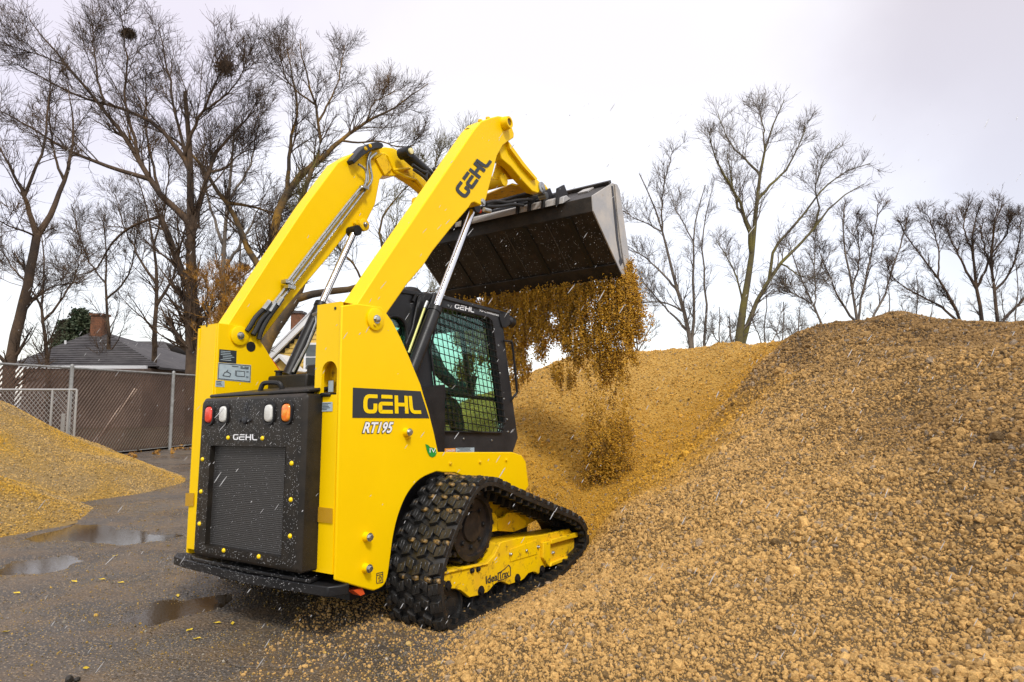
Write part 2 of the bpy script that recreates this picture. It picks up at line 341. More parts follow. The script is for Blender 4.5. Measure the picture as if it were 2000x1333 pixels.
# tower top and inner plate (a step behind the face)
inner_px = [(427,632), (445,634), (467,638), (482,646), (504,661), (518,681), (533,706), (548,728)]
inl = [my(x, y, LI) for x, y in inner_px]; inl = inl + [np.array((.86, LI, .9)), np.array((.86, LI, .45)), np.array((.02, LI, .366))]
m = MB().prism(inl, (0, .018, 0))
lo = [p * np.array((1, -1, 1)) for p in side]; lo = [np.array((p[0], LO, p[2])) for p in lo]
m.prism(lo, (0, -.018, 0)); m.box((.001, LI + .0185, zb), (.019, LO - .0185, 1.724)); m.prism([(.001, LI, 1.724), (.001, LO, 1.724), (.001, LO, 1.728), (.001, LI, 1.728)], (.1, 0, 0))
m.build('side_tower', YEL, ldr, bevel=.005)
inr = [np.array((p[0], YI, p[2])) for p in inl]
MB().prism(inr, (0, -.018, 0)).build('tower_inner_plate', YEL, ldr)
# bosses and bolts
def bolt(p, n, r=.014, h=.016, m_=None, name='bolt', par=None):
    n = np.array(n, float); mb = MB(); mb.lathe(p, n, [(0, r*1.35), (.004, r*1.35), (.004, r*.6)], 14); mb.lathe(p, n, [(.003, r), (h, r), (h+.002, r*.8)], 6)
    return mb.build(name, m_ or ZNC, par or ldr)
p = my(467,657,LI); MB().lathe(p, (0,-1,0), [(-.01,.062),(.012,.062),(.016,.055)], 32).build('pivot_boss', YEL, ldr); bolt(p + (0,-.016,0), NR, .018)
p = my(732,625,YO); MB().lathe(p, (0,-1,0), [(-.01,.062),(.010,.062),(.014,.055)], 32).build('pivot_boss', YEL, ldr); bolt(p + (0,-.014,0), NR, .018)
bolt(my(728,636,YO), NR, .009, .02, YELD, 'grease_fitting')
for x, y in ((797,844), (719,1048), (718,1109)):
    p = my(x-5, y+1, YO); MB().lathe(p, NR, [(-.005,.026),(.008,.024),(.03,.019)], 20).build('bolt_boss', YEL, ldr); bolt(p + (0,-.03,0), NR, .016, .014)
bolt(my(796,856,YO), NR, .009, .02, YELD, 'grease_fitting')
for x, y in ((879,906), (937,903), (988,899)): bolt(my(x,y,YO), NR, .009, .01, YELD)
p = my(490,678,LI); MB().lathe(p, (0,-1,0), [(0,.033),(.002,.033)], 24).build('access_hole', BLK2, ldr)
for x, y in ((655,603),(404,637)):
    p = mx(x, y, 0); MB().lathe(p, NB, [(0,.008),(.002,.008)], 12).build('small_hole', BLK2, ldr)
# amber reflectors
for px in ([(614,990),(650,994),(650,1023),(613,1019)], [(364,964),(380,964),(379,989),(363,989)]):
    q = quad(px, mx, 0); MB().prism([a + np.array((-.002, 0, 0)) for a in q], (-.003, 0, 0)).build('reflector', REF, ldr)

# ---- decals
q = quad([(689,758),(821,765),(838,818),(688,817)], my, YO); MB().prism([a + np.array((0,-.001,0)) for a in q], (0,-.001,0)).build('name_panel', DEC, ldr)
gehl('lettering', quad([(710,771),(818,775),(822,809),(709,808)], my, YO), NR, DECY, ldr, 3.1, .2, .004)
q = quad([(710,826),(767,826),(765,846),(708,846)], my, YO)
q = [q[0] , q[1], q[2], q[3]]
type_mesh('model_number_outline', 'RT195', q, NR, INK, ldr, off=.075, shear=.25, lift=.0025)
type_mesh('model_number', 'RT195', q, NR, WHT, ldr, off=.030, shear=.25, lift=.004)
GRN = mat('decal_green', (.01, .20, .03), rough=.35, col2=(.02, .30, .04), vscale=20)
q = quad([(830,868),(852,868),(853,894),(831,894)], my, YO)
lf = [(.0,1),(.25,.92),(.42,.75),(.7,.72),(.92,.55),(.98,.3),(.85,.1),(.6,.0),(.35,.08),(.2,.3),(.1,.6)]
MB().add([bil(q,*s)+np.array((0,-.003,0)) for s in lf], [tuple(range(len(lf)))]).build('emission_badge', GRN, ldr)
type_mesh('badge_lettering', 'IV', quad([(838,876),(850,876),(850,885),(838,885)], my, YO), NR, WHT, ldr, lift=.005)
q = quad([(735,1121),(747,1118),(747,1138),(735,1140)], my, YO)
stroke_mesh([[(0,0),(1,0),(1,1),(0,1),(0,0)], [(0,.8),(1,.8)], [(.3,.2),(.7,.2),(.75,.55),(.5,.65),(.3,.5),(.5,.35)]], .07, q, NR, .65).build('tie_down_sticker', INK, ldr)
q = quad([(624,787),(650,786),(650,804),(623,805)], mx, 0)
def sticker(q, nrm, name='sticker', base=None, rows=5, seed=1, head=True, ink=None):
    nn = np.array(nrm, float); o = MB().add([a + nn*.002 for a in q], [(0,1,2,3)]).build(name, base or GRY, ldr)
    r = random.Random(seed); S = []
    for i in range(rows):
        y = .86 - i * .8 / rows; S.append([(.08 if r.random() < .7 else .2, y), (r.uniform(.6, .93), y)])
    a = np.linalg.norm(q[1]-q[0]) / np.linalg.norm(q[0]-q[3])
    stroke_mesh(S, .5 / rows * .55, q, nrm, a, .003).build('print', ink or INK, o); return o
sticker(q, NB, rows=5)
sticker(quad([(428,683),(462,686),(461,711),(427,708)], my, LI), NR, base=DEC, ink=GRY, rows=6, seed=4)
q = quad([(426,709),(490,714),(489,748),(424,742)], my, LI)
o = MB().add([a + np.array((0,-.002,0)) for a in q], [(0,1,2,3)]).build('load_chart_sticker', GRY, ldr)
S = [[(.02,.05),(.98,.05),(.98,.95),(.02,.95),(.02,.05)], [(.55,.3),(.8,.3),(.8,.6),(.55,.6),(.55,.3)], [(.52,.3),(.52,.62)], [(.15,.25),(.35,.22),(.38,.4),(.27,.5),(.2,.45),(.15,.25)], [(.25,.5),(.29,.62)], [(.4,.85),(.6,.85)], [(.66,.86),(.74,.86)], [(.78,.86),(.92,.86)], [(.66,.78),(.92,.78)], [(.85,.6),(.92,.6)], [(.84,.3),(.92,.3)]]
stroke_mesh(S, .035, q, NR, 2., .003).build('print', INK, o)
sticker(quad([(421,744),(438,745),(438,757),(420,756)], my, LI), NR, rows=3, seed=7)

# ---- engine hood and rear door
DX = -.11
c_tl, c_tr, c_bl, c_br = mx(389,780,DX), mx(598,767,DX), mx(379,1088,DX), mx(582,1119,DX)
y0, y1 = (c_tr[1]+c_br[1])/2, (c_tl[1]+c_bl[1])/2; z0, z1 = (c_bl[2]+c_br[2])/2, (c_tl[2]+c_tr[2])/2
g = [mx(*p, DX) for p in ((408,871),(557,873),(551,1090),(404,1066))]
gy1, gy0 = (g[0][1]+g[3][1])/2, (g[1][1]+g[2][1])/2; gz1, gz0 = (g[0][2]+g[1][2])/2, (g[2][2]+g[3][2])/2
m = MB()
y0d, y1d, z0d, z1d = y0, y1, z0, z1
def door_outline(x, ins):              # rounded rectangle in the YZ plane
    a, b, c, d = y0+ins, y1-ins, z0+ins, z1-ins
    return arc_round([(x,a,c),(x,b,c),(x,b,d),(x,a,d)], [.012,.012,.03,.03], 5)
# front face ring of the door around the grille opening: four slabs butted together
fx = DX
o1 = door_outline(fx, .018); o2 = door_outline(fx + .02, 0); o3 = door_outline(.02, 0)
n = len(o1); inner = [(fx,gy0,gz0),(fx,gy1,gz0),(fx,gy1,gz1),(fx,gy0,gz1)]
vs = list(o1) + list(o2) + list(o3) + inner + [(fx+.03,p[1],p[2]) for p in inner]
fs = [(i, (i+1)%n, n+(i+1)%n, n+i) for i in range(n)] + [(n+i, n+(i+1)%n, 2*n+(i+1)%n, 2*n+i) for i in range(n)]
k = 3*n; q4 = n // 4
for c_ in range(4):                    # corner fans and sides of the ring
    idx = list(range(c_*q4, c_*q4 + q4)); nxt = ((c_+1)*q4) % n
    for a in range(q4-1): fs.append((k+c_, idx[a+1], idx[a]))
    fs.append((k+c_, k+(c_+1)%4, nxt, idx[-1]))
for c_ in range(4): fs.append((k+c_, k+(c_+1)%4, k+4+(c_+1)%4, k+4+c_))
door = m.add(vs, fs).build('rear_door', BLK, ldr, bevel=.002, ang=50)
MB().add([(fx+.028,gy0,gz0),(fx+.028,gy1,gz0),(fx+.028,gy1,gz1),(fx+.028,gy0,gz1)], [(0,3,2,1)]).build('grille', GRI, door)
def on_door(x, y): p = mx(x, y, fx); return p
def rrect(c, hy, hz, x, r, n=5): return arc_round([(x,c[1]-hy,c[2]-hz),(x,c[1]+hy,c[2]-hz),(x,c[1]+hy,c[2]+hz),(x,c[1]-hy,c[2]+hz)], r, n)
for (x, y), ml, sc in (((410.5,811),RED,.92), ((438.5,810),CLR,1.), ((527.5,808),CLR,1.), ((561.5,807),AMB,1.)):
    c = on_door(x, y); hy, hz = .040, .053
    t_ = MB(); A = rrect(c, hy+.009, hz+.009, fx-.001, .04); B = rrect(c, hy+.007, hz+.007, fx-.012, .04); C_ = rrect(c, hy-.002, hz-.002, fx-.012, .035); D = rrect(c, hy-.006, hz-.006, fx-.001, .03)
    n_ = len(A); t_.add(list(A)+list(B)+list(C_)+list(D), [(j*n_+i, j*n_+(i+1)%n_, (j+1)*n_+(i+1)%n_, (j+1)*n_+i) for j in range(3) for i in range(n_)], True)
    bz = t_.build('tail_light', BLK2, door, ang=60)
    L_ = MB(); rings = []; 
    for d, s in ((-.003,0),(-.011,.0015),(-.016,.005),(-.018,.011)): rings += list(rrect(c, hy-.0065-s, hz-.0065-s, fx+d, max(.006,.032-s)))
    n_ = len(rings)//4; L_.add(rings, [(j*n_+i, j*n_+(i+1)%n_, (j+1)*n_+(i+1)%n_, (j+1)*n_+i) for j in range(3) for i in range(n_)] + [tuple(range(3*n_, 4*n_))], True)
    L_.build('lens', ml, bz, ang=60)
for x, y in ((446,856),(513,857),(396,898),(393,961),(390,1024),(570,906),(568.5,977),(567,1048),(437.5,1076),(506,1088)):
    MB().lathe(on_door(x,y), NB, [(0,.0125),(.003,.0125),(.008,.009),(.010,.004)], 14).build('grille_screw', DECY, door)
gehl('lettering', quad([(456,849),(504,849),(504,861),(456,860)], mx, fx), NB, WHT, door, 3.6, .17, .003)
c = on_door(480,823)
MB().lathe(c, NB, [(0,.019),(.012,.019),(.016,.013)], 20).build('lock_knob', CABM, door)
for dx in (-9, 9): MB().lathe(on_door(480+dx,822), NB, [(0,.010),(.012,.009)], 14).build('lock_knob', CABM, door)
m = MB(); c = on_door(482,796)
for a0 in (90, 215, 325):
    a_ = [R_(a0 + d) for d in (-35, -12, 12, 35)]; o_ = [(fx-.002, c[1]+.026*math.cos(t), c[2]+.026*math.sin(t)) for t in a_]; i_ = [(fx-.002, c[1]+.016*math.cos(t), c[2]+.016*math.sin(t)) for t in a_]
    m.add(o_ + i_, [(i, i+1, 5+i, 4+i) for i in range(3)])
m.lathe(c, NB, [(.0015,.007),(.002,.007)], 12); m.build('round_emblem', INK, door)
# hood top: a lid that rises towards the cab
lt = [(DX+.03, y0+.02, z1+.001), (DX+.03, y1-.03, z1+.001), (.55, y1-.03, z1+.09), (.55, y0+.02, z1+.09)]
MB().prism([np.array(p) for p in lt], (0,0,.02)).build('hood', BLK, ldr, bevel=.008)
MB().hexa([(.03,y0,z0+.02),(1.0,y0,z0+.02),(1.0,y1,z0+.02),(.03,y1,z0+.02),(.03,y0,z1-.03),(1.0,y0,z1+.1),(1.0,y1,z1+.1),(.03,y1,z1-.03)]).build('engine_housing', BLK2, ldr)
def on_top(x, y): 
    p = mz(x, y, z1+.045); return p
h = [on_top(508,764), on_top(516,752), on_top(545,752), on_top(556,763)]
h = [mx(507,768,.06), mx(513,752,.07), mx(522,748.5,.08), mx(540,748.5,.09), mx(548,753,.10), mx(553,765,.11)]
MB().tube(smooth_poly(h, False, 4), .014, 8).build('hood_handle', BLK2, ldr)
b0 = mx(527,756,.35); b1_ = mx(604,730,.35)
MB().box((.33,min(b0[1],b1_[1]),b0[2]-.06),(.62,max(b0[1],b1_[1]),b1_[2])).build('radiator_tank', BLK, ldr, bevel=.012)
p = mx(537,731,.36); MB().lathe((p[0]+.03,p[1],p[2]-.012), (0,0,1), [(0,.022),(.025,.022),(.026,.03),(.034,.03)], 16).build('filler_cap', BLK2, ldr)
b0 = mx(597,754,.42); b1_ = mx(628,711,.42)
MB().box((.42,b1_[1],b0[2]-.08),(.66,b0[1],b1_[2])).build('air_cleaner', BLK2, ldr, bevel=.01)
MB().lathe((.418,(b0[1]+b1_[1])/2-.01,(b0[2]+b1_[2])/2), NB, [(0,.05),(.012,.05),(.014,.03)], 20).build('air_cleaner_cap', BLK2, ldr)
p0, p1, p2 = mx(533,705,.75), mx(548,728,.8), mx(536,728,.8)
MB().prism([my(x,y,LI+.05) for x,y in ((530,700),(536,708),(551,730),(520,745))], (0,.03,0)).build('arm_stop', ORG, ldr)

# ---- rear bumper
bz = .305
def bump_plan(pts, z, h, nm): 
    return MB().prism([np.array((x, y, z)) for x, y in pts], (0,0,h)).build(nm, BLK2, ldr, bevel=.006)
bf_ = [mz(x, y, .315)[:2] for x, y in ((346,1079),(340,1086),(362,1093),(486,1122),(601,1140),(640,1146),(668,1143),(682,1140))]
bump_plan([tuple(q_) for q_ in bf_] + [(.10,-.66),(.16,-.60),(.16,.62)], .262, .05, 'rear_bumper')
bs_ = [mz(x, y, .34)[:2] for x, y in ((372,1080),(380,1089),(500,1113),(606,1131),(617,1127))]
bump_plan([tuple(q_) for q_ in bs_] + [(.10,-.49),(.13,.60)], .314, .022, 'bumper_step')
MB().box((.165,-.60,.20),(1.5,.60,.42)).build('belly_pan', BLK2, ldr)
MB().prism([np.array(p) for p in ((.14,-.655,.262),(.19,-.655,.225),(.22,-.655,.228),(.20,-.655,.262))], (0,.1,0)).build('skid_lug', ORG, ldr)

# ---- cab
CY0, CY1 = -.45, .43
def cp(x, y): return my(x, y, CY0)
outer = [cp(862,577), cp(979,611), cp(990,700), cp(1011,856), cp(1001,886), cp(850,889), cp(806,760), cp(814,722)]
open_ = [cp(857,601), cp(950,621), cp(958,628), cp(984,826), cp(977,846), cp(862,844), cp(858,838), cp(838,682)]
def ring_panel(out, inn, yv, th, nm, mtl, par):
    """plate with an opening; each inner vertex is joined to the outer polygon by angle"""
    c0 = sum(inn) / len(inn)
    ang_ = lambda p: math.atan2(p[2]-c0[2], p[0]-c0[0])
    A = sorted(set(round(ang_(p), 5) for p in list(out) + list(inn)))
    def hitp(poly, a):
        d = np.array((math.cos(a), math.sin(a))); best = None
        for i in range(len(poly)):
            p, q_ = poly[i], poly[(i+1) % len(poly)]; p2 = np.array((p[0]-c0[0], p[2]-c0[2])); e = np.array((q_[0]-p[0], q_[2]-p[2]))
            M_ = np.array([[d[0], -e[0]], [d[1], -e[1]]])
            if abs(np.linalg.det(M_)) < 1e-12: continue
            s_, t_ = np.linalg.solve(M_, p2)
            if s_ > 0 and -1e-4 <= t_ <= 1 + 1e-4 and (best is None or s_ > best): best = s_
        return (c0[0]+d[0]*best, c0[2]+d[1]*best)
    O = [hitp(out, a) for a in A]; I = [hitp(inn, a) for a in A]; n = len(A)
    vs = [(x, yv, z) for x, z in O] + [(x, yv, z) for x, z in I] + [(x, yv+th, z) for x, z in O] + [(x, yv+th, z) for x, z in I]
    fs = []
    for i in range(n):
        j = (i+1) % n; fs += [(i, n+i, n+j, j), (2*n+i, 2*n+j, 3*n+j, 3*n+i), (i, j, 2*n+j, 2*n+i), (n+i, 3*n+i, 3*n+j, n+j)]
    return MB().add(vs, fs).build(nm, mtl, par)
ring_panel(outer, open_, CY0, .035, 'cab_side', CABM, ldr)
ring_panel([np.array((p[0], CY1, p[2])) for p in outer], [np.array((p[0], CY1, p[2])) for p in open_], CY1-.035, .035, 'cab_side', CABM, ldr)
xr = cp(862,577); xf = cp(979,611); bf = cp(1011,856); bb = cp(1001,886)
# roof, rear wall, floor, front door frame
rb = cp(782,575)                                   # back edge of the roof
zr = xr[2]
Mrf = MB(); X0 = .56
for (xa, za, xla), (xb, zb_, xlb) in zip([(X0,1.86,.88),(X0+.05,zr-.035,.92),(xr[0],zr,xr[0])], [(X0+.05,zr-.035,.92),(xr[0],zr,xr[0]),(xf[0]+.02,xf[2]+.01,xf[0]+.02)]):
    Mrf.hexa([(xa,CY0-.012,za-.03),(xb,CY0-.012,zb_-.03),(xlb,CY1+.012,zb_-.03),(xla,CY1+.012,za-.03),(xa,CY0-.012,za),(xb,CY0-.012,zb_),(xlb,CY1+.012,zb_),(xla,CY1+.012,za)])
Mrf.build('roof', CABM, ldr, bevel=.01)
roof_lip = MB().hexa([(xf[0]+.021,CY0+.02,xf[2]-.11),(xf[0]+.10,CY0+.02,xf[2]-.09),(xf[0]+.10,CY1-.02,xf[2]-.09),(xf[0]+.021,CY1-.02,xf[2]-.11),(xf[0]+.021,CY0+.02,xf[2]+.012),(xf[0]+.12,CY0+.02,xf[2]-.002),(xf[0]+.12,CY1-.02,xf[2]-.002),(xf[0]+.021,CY1-.02,xf[2]+.012)]).build('roof_visor', BLK2, ldr, bevel=.01)
br = [my(x, y, CY0-.012) for x, y in ((975,607),(995,612),(997,634),(989,641),(981,640),(977,625))]
MB().prism(br, (0,.03,0)).build('lamp_bracket', BLK2, ldr, bevel=.004)
p = my(993,628,CY0+.05); MB().lathe(p, (1,0,-.15), [(-.02,.03),(.0,.045),(.05,.045),(.052,.038)], 18).build('work_lamp', BLK2, ldr)
# rear quarter of the cab with the small window
rq = [(X0,CY0,1.0), (X0,CY0,1.86), (X0+.05,CY0,zr-.036), (xr[0]-.005,CY0,zr-.031), (cp(812,716)[0],CY0,cp(812,716)[2]), (cp(806,760)[0],CY0,1.0)]
wq = [my(x, y, CY0) for x, y in ((758,624),(768,619),(782,624),(791,640),(793,662),(789,690),(774,690),(760,650))]
ring_panel([np.array(p) for p in rq], wq, CY0, .03, 'cab_rear_quarter', CABM, ldr)
MB().hexa([(.90,CY1-.03,1.0),(1.1,CY1-.03,1.0),(1.1,CY1,1.0),(.90,CY1,1.0),(.90,CY1-.03,zr-.05),(1.1,CY1-.03,zr-.03),(1.1,CY1,zr-.03),(.90,CY1,zr-.05)]).build('cab_rear_quarter', CABM, ldr)
wp = smooth_poly([p + np.array((0,-.006,0)) for p in wq], True, 4); MB().tube(wp + [wp[0]], .011, 8).build('window_gasket', BLK2, ldr)
MB().prism([p + np.array((0,.012,0)) for p in wq], (0,.006,0)).build('quarter_window', GLS, ldr)
XL = .90
def rw(y, z, dx=0.): t = (y-CY0)/(CY1-CY0); return (X0+(XL-X0)*t+dx, y, z)
for za, zb_ in ((1.0,1.30),(1.80,1.945)):
    MB().hexa([rw(CY0+.031,za),rw(CY0+.031,za,.02),rw(CY1-.031,za,.02),rw(CY1-.031,za),rw(CY0+.031,zb_),rw(CY0+.031,zb_,.02),rw(CY1-.031,zb_,.02),rw(CY1-.031,zb_)]).build('cab_rear_wall', CABM, ldr)
MB().box((X0,CY0+.031,.93),(bf[0]-.02,CY1-.036,.955)).build('cab_floor', BLK2, ldr)
MB().prism([np.array(rw(CY0+.032,1.301,.006)),np.array(rw(CY1-.032,1.301,.006)),np.array(rw(CY1-.032,1.799,.006)),np.array(rw(CY0+.032,1.799,.006))],(.006,0,0)).build('rear_window', GLS, ldr)
# ROPS pillar and gas strut on the outside
pil = [my(x, y, CY0-.03) for x, y in ((849,572),(863,576),(812,722),(800,712),(812,680))]
MB().prism(pil, (0,.028,0)).build('pillar', CABM, ldr, bevel=.008)
pil = [my(x, y, CY0-.02) for x, y in ((818,577),(836,573),(848,575),(838,590),(806,664),(797,690),(793,672),(806,640))]
MB().prism(pil, (0,.018,0)).build('pillar', BLK2, ldr, bevel=.008)
s0, s1, s2 = my(834,590,CY0-.045), my(829,603,CY0-.045), my(798,690,CY0-.045)
st = MB().cyl(s1, s2, .0085, 10).build('gas_strut', mat('strut_yellow', (.62,.62,.22), rough=.3, metal=.3), ldr); MB().cyl(s0, s1, .012, 10).build('strut_end', ZNC, st)
# roof seams
for a_, b_ in (((806,590),(816,577)),):
    MB().tube([my(a_[0],a_[1],CY0-.01), my(b_[0]-4,b_[1]-1,CY0-.01)], .012, 8).build('roof_grip', BLK2, ldr)
# window guard of steel bars, glass behind it, inner frame
MB().prism([p + np.array((0,.028,0)) for p in open_], (0,.004,0)).build('side_window', GLS, ldr)
MB().prism([np.array((p[0],CY1-.030,p[2])) for p in open_], (0,.004,0)).build('side_window', GLS, ldr)
def inside(poly, x, z):
    r = False; n = len(poly)
    for i in range(n):
        a, b = poly[i], poly[i-1]
        if (a[2] > z) != (b[2] > z) and x < (b[0]-a[0])*(z-a[2])/(b[2]-a[2]) + a[0]: r = not r
    return r
guard = MB().tube(open_ + [open_[0]], .008, 6).build('window_guard', BLK2, ldr); guard.location = (0, -.012, 0)
BARM = BLK2
def clip_bar(p, d):                              # longest run of the line inside the opening
    ts = [t for t in np.linspace(-1.6, 1.6, 641) if inside(open_, p[0]+d[0]*t, p[2]+d[2]*t)]
    return (min(ts), max(ts)) if ts else None
c0 = sum(open_)/len(open_)
zb_dir = cp(983,820) - cp(957,628); zb_dir /= np.linalg.norm(zb_dir)
hb_dir = cp(952,622) - cp(857,600); hb_dir = np.array((1,0,-.10)); hb_dir /= np.linalg.norm(hb_dir)
for k_ in range(-12, 13):
    p = c0 + hb_dir * .052 * k_; r_ = clip_bar(p, zb_dir)
    if r_ and r_[1]-r_[0] > .05: MB().box((-.0035,-.003,r_[0]),(.0035,.003,r_[1]))
    if r_ and r_[1]-r_[0] > .05: MB().tube([p+zb_dir*r_[0]+np.array((0,-.004,0)), p+zb_dir*r_[1]+np.array((0,-.004,0))], .0038, 4).build('guard_bar', BARM, guard)
for k_ in range(-16, 17):
    p = c0 + np.array((0,0,1)) * .048 * k_; r_ = clip_bar(p, hb_dir)
    if r_ and r_[1]-r_[0] > .05: MB().tube([p+hb_dir*r_[0]+np.array((0,-.010,0)), p+hb_dir*r_[1]+np.array((0,-.010,0))], .0034, 4).build('guard_bar', BARM, guard)
MB().tube([my(896,606,CY0+.06), my(920,770,CY0+.06)], .017, 6).build('window_mullion', BLK2, ldr)
MB().tube([my(853,768,CY0+.055), my(980,783,CY0+.055)], .016, 6).build('window_rail', BLK2, ldr)
MB().tube([my(950,622,CY0+.05), my(976,830,CY0+.05)], .016, 6).build('window_mullion', BLK2, ldr)
# front door: frame around a glass pane
fxb, fxt = bf[0]-.03, xf[0]-.02; fzb, fzt = .96, xf[2]-.02
def fdoor(y, z): t = (z-fzb)/(fzt-fzb); return np.array((fxb+(fxt-fxb)*t, y, z))
m = MB()
for a, b in (((CY0+.05,fzb),(CY0+.05,fzt)), ((CY1-.05,fzb),(CY1-.05,fzt)), ((CY0+.05,fzb+.03),(CY1-.05,fzb+.03)), ((CY0+.05,fzt-.03),(CY1-.05,fzt-.03))): m.tube([fdoor(*a), fdoor(*b)], .026, 6)
fd = m.build('front_door', BLK2, ldr)
MB().add([fdoor(CY0+.05,fzb+.03),fdoor(CY1-.05,fzb+.03),fdoor(CY1-.05,fzt-.03),fdoor(CY0+.05,fzt-.03)], [(0,1,2,3)]).build('door_pane', GLS, fd)
hp = smooth_poly([my(984,667,CY0-.02), my(996,668,CY0-.03), my(1001,676,CY0-.035), my(1009,756,CY0-.035), my(1009,768,CY0-.03), my(1003,776,CY0-.02), my(997,784,CY0-.0)], False, 5)
MB().tube(hp, .0095, 8).build('grab_handle', BLK2, ldr)
for x, y in ((964,644),(973,676),(976,730),(984,780),(990,820),(992,844),(960,861),(905,858),(936,604),(875,598)): bolt(cp(x,y), NR, .006, .006, ZNC)
gehl('lettering', quad([(888,595),(926,602),(925,612),(887,603)], my, CY0), NR, WHT, ldr, 3.3, .17, .003)
type_mesh('cab_lettering', 'Air-Conditioned', quad([(936,604),(974,614),(974,619),(936,609)], my, CY0), NR, WHT, ldr, off=.01, shear=.2)
q = quad([(867,877),(889,876),(889,885),(867,886)], my, CY0); MB().add([a+np.array((0,-.002,0)) for a in q],[(0,1,2,3)]).build('warning_sticker', mat('decal_orange',(.80,.30,.03),rough=.4), ldr)
type_mesh('warning_lettering', 'DANGER', quad([(871,878.5),(887,878),(887,883),(871,883.5)], my, CY0), NR, WHT, ldr, off=.01, lift=.004)
sticker(quad([(889.5,876),(926,875),(926,884),(889.5,885)], my, CY0), NR, rows=3, seed=11)
# seat
SEATM = mat('seat_vinyl', (.02,.02,.022), rough=.55)
MB().box((1.02,-.24,1.10),(1.50,.24,1.22)).build('seat_base', SEATM, ldr, bevel=.03)
MB().hexa([(.88,-.23,1.2),(1.0,-.23,1.2),(1.0,.23,1.2),(.88,.23,1.2),(.76,-.2,1.72),(.86,-.2,1.72),(.86,.2,1.72),(.76,.2,1.72)]).build('seat_back', SEATM, ldr, bevel=.03)
for s in (-.33, .33):
    MB().box((1.15,s-.05,1.3),(1.55,s+.05,1.36)).build('armrest', SEATM, ldr, bevel=.015)
    MB().tube([(1.55,s,1.33),(1.60,s,1.46)], [.018,.024], 8).build('joystick', BLK2, ldr)

# ---- lift arms
def box_arm(px, yo, th, name, mtl=YEL, bev=.007): return MB().prism([my(x, y, yo) for x, y in px], (0, th, 0)).build(name, mtl, ldr, bevel=bev)
ra = [(676,640),(697,594),(745.6,520),(927,253),(940,238),(958,231),(973.7,227),(985.7,229),(995,236),(1001,252),(1004.5,262),(1003.7,270),(993,277),(983,284),(971,305.6),(959,353.7),(949.7,389.7),(945,399),(940,402),(935,400),(927,396),(921,398),(916,406.5),(880,448),(845,492),(827,520),(795,557),(756,613),(735,650)]
arm_r = box_arm(ra, -.64, .13, 'lift_arm')
gehl('lettering', quad([(887,371),(938,301),(960,316),(908,390)], my, -.64), NR, DEC, arm_r, 3.4, .24, .003)
rl = [(977,301),(980,311.5),(998,326.5),(1019,352),(1040,374.5),(1050,378),(1058,374),(1056,358),(1049,350.5),(1025,320.5),(1007,298),(995,279),(985,262),(970,275)]
box_arm(rl, -.60, .07, 'lift_arm_link')
lip = MB().prism([my(x, y, -.63) for x, y in ((993,277),(995,279),(1025,320),(1050,350),(1046,352),(1020,323),(996,290))], (0,.13,0)); lip.build('link_flange', YEL, ldr)
p = my(984,243,-.64); MB().lathe(p, NR, [(-.02,.052),(.03,.05),(.055,.044),(.055,.030),(.01,.028)], 26).build('head_boss', YEL, arm_r)
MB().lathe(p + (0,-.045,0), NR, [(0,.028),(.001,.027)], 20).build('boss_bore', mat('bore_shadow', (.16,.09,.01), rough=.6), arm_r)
bolt(my(943,396,-.64), NR, .02, .012, ZNC, 'cylinder_pin', arm_r)
# head cap behind the arm on the right and its black hose end
cap = [(917,262),(921,252),(933,244),(950,237),(958,231),(975,250),(960,290),(930,280)]
MB().prism([my(x, y, -.50) for x, y in cap], (0,.05,0)).build('head_plate', YEL, ldr, bevel=.006)
a_ = my(914,262,-.55); b_ = my(924,262,-.55); MB().cyl(a_ , b_ + (.05,0,0), .04, 18).build('tilt_cylinder_end', BLK2, ldr)
for x, y in ((938,239),(953,234)): MB().lathe(my(x,y,-.55), (0,0,1), [(0,.018),(.014,.018),(.016,.012)], 8).build('bolt', YELD, ldr)
# left arm: inner face seen between the towers
la = [(428,660),(445,634),(520,518),(600,398),(660,318),(690,300),(735,292),(752,288),(768,290),(780,297),(792,316),(800,330),(770,345),(748,344),(742,352),(733,400),(716,434),(714,446),(708,452),(698,449),(690,446),(684,449),(640,505),(560,600),(505,672),(480,690)]
arm_l = box_arm(la, .46, .13, 'lift_arm')
# pocket and flange at the left head
MB().prism([my(x, y, .44) for x, y in ((735,312),(752,300),(766,330),(752,344))], (0,.02,0)).build('arm_pocket', YELD, ldr, bevel=.004)
MB().tube([my(x, y, .45) for x, y in ((728,310),(748,301),(756,306),(768,333),(800,330))], .012, 6).build('arm_rib', YEL, ldr)
# left lower link and the plates between the links
ll = [(768,290),(782,300),(800,322),(822,345),(850,372),(880,400),(905,420),(892,428),(850,420),(832,380),(808,360),(780,342),(765,332)]
box_arm(ll, .47, .07, 'lift_arm_link', YELD)
MB().tube([my(x, y, .455) for x, y in ((768,334),(790,346),(812,352),(836,382),(850,398))], .014, 6).build('link_rib', YEL, ldr)
cl, crr = my(849,392,.40), my(1040,374,-.53)
cpx = [((950,350),-.53),((975,332),-.53),((1000,335),-.53),((1040,374),-.53)]
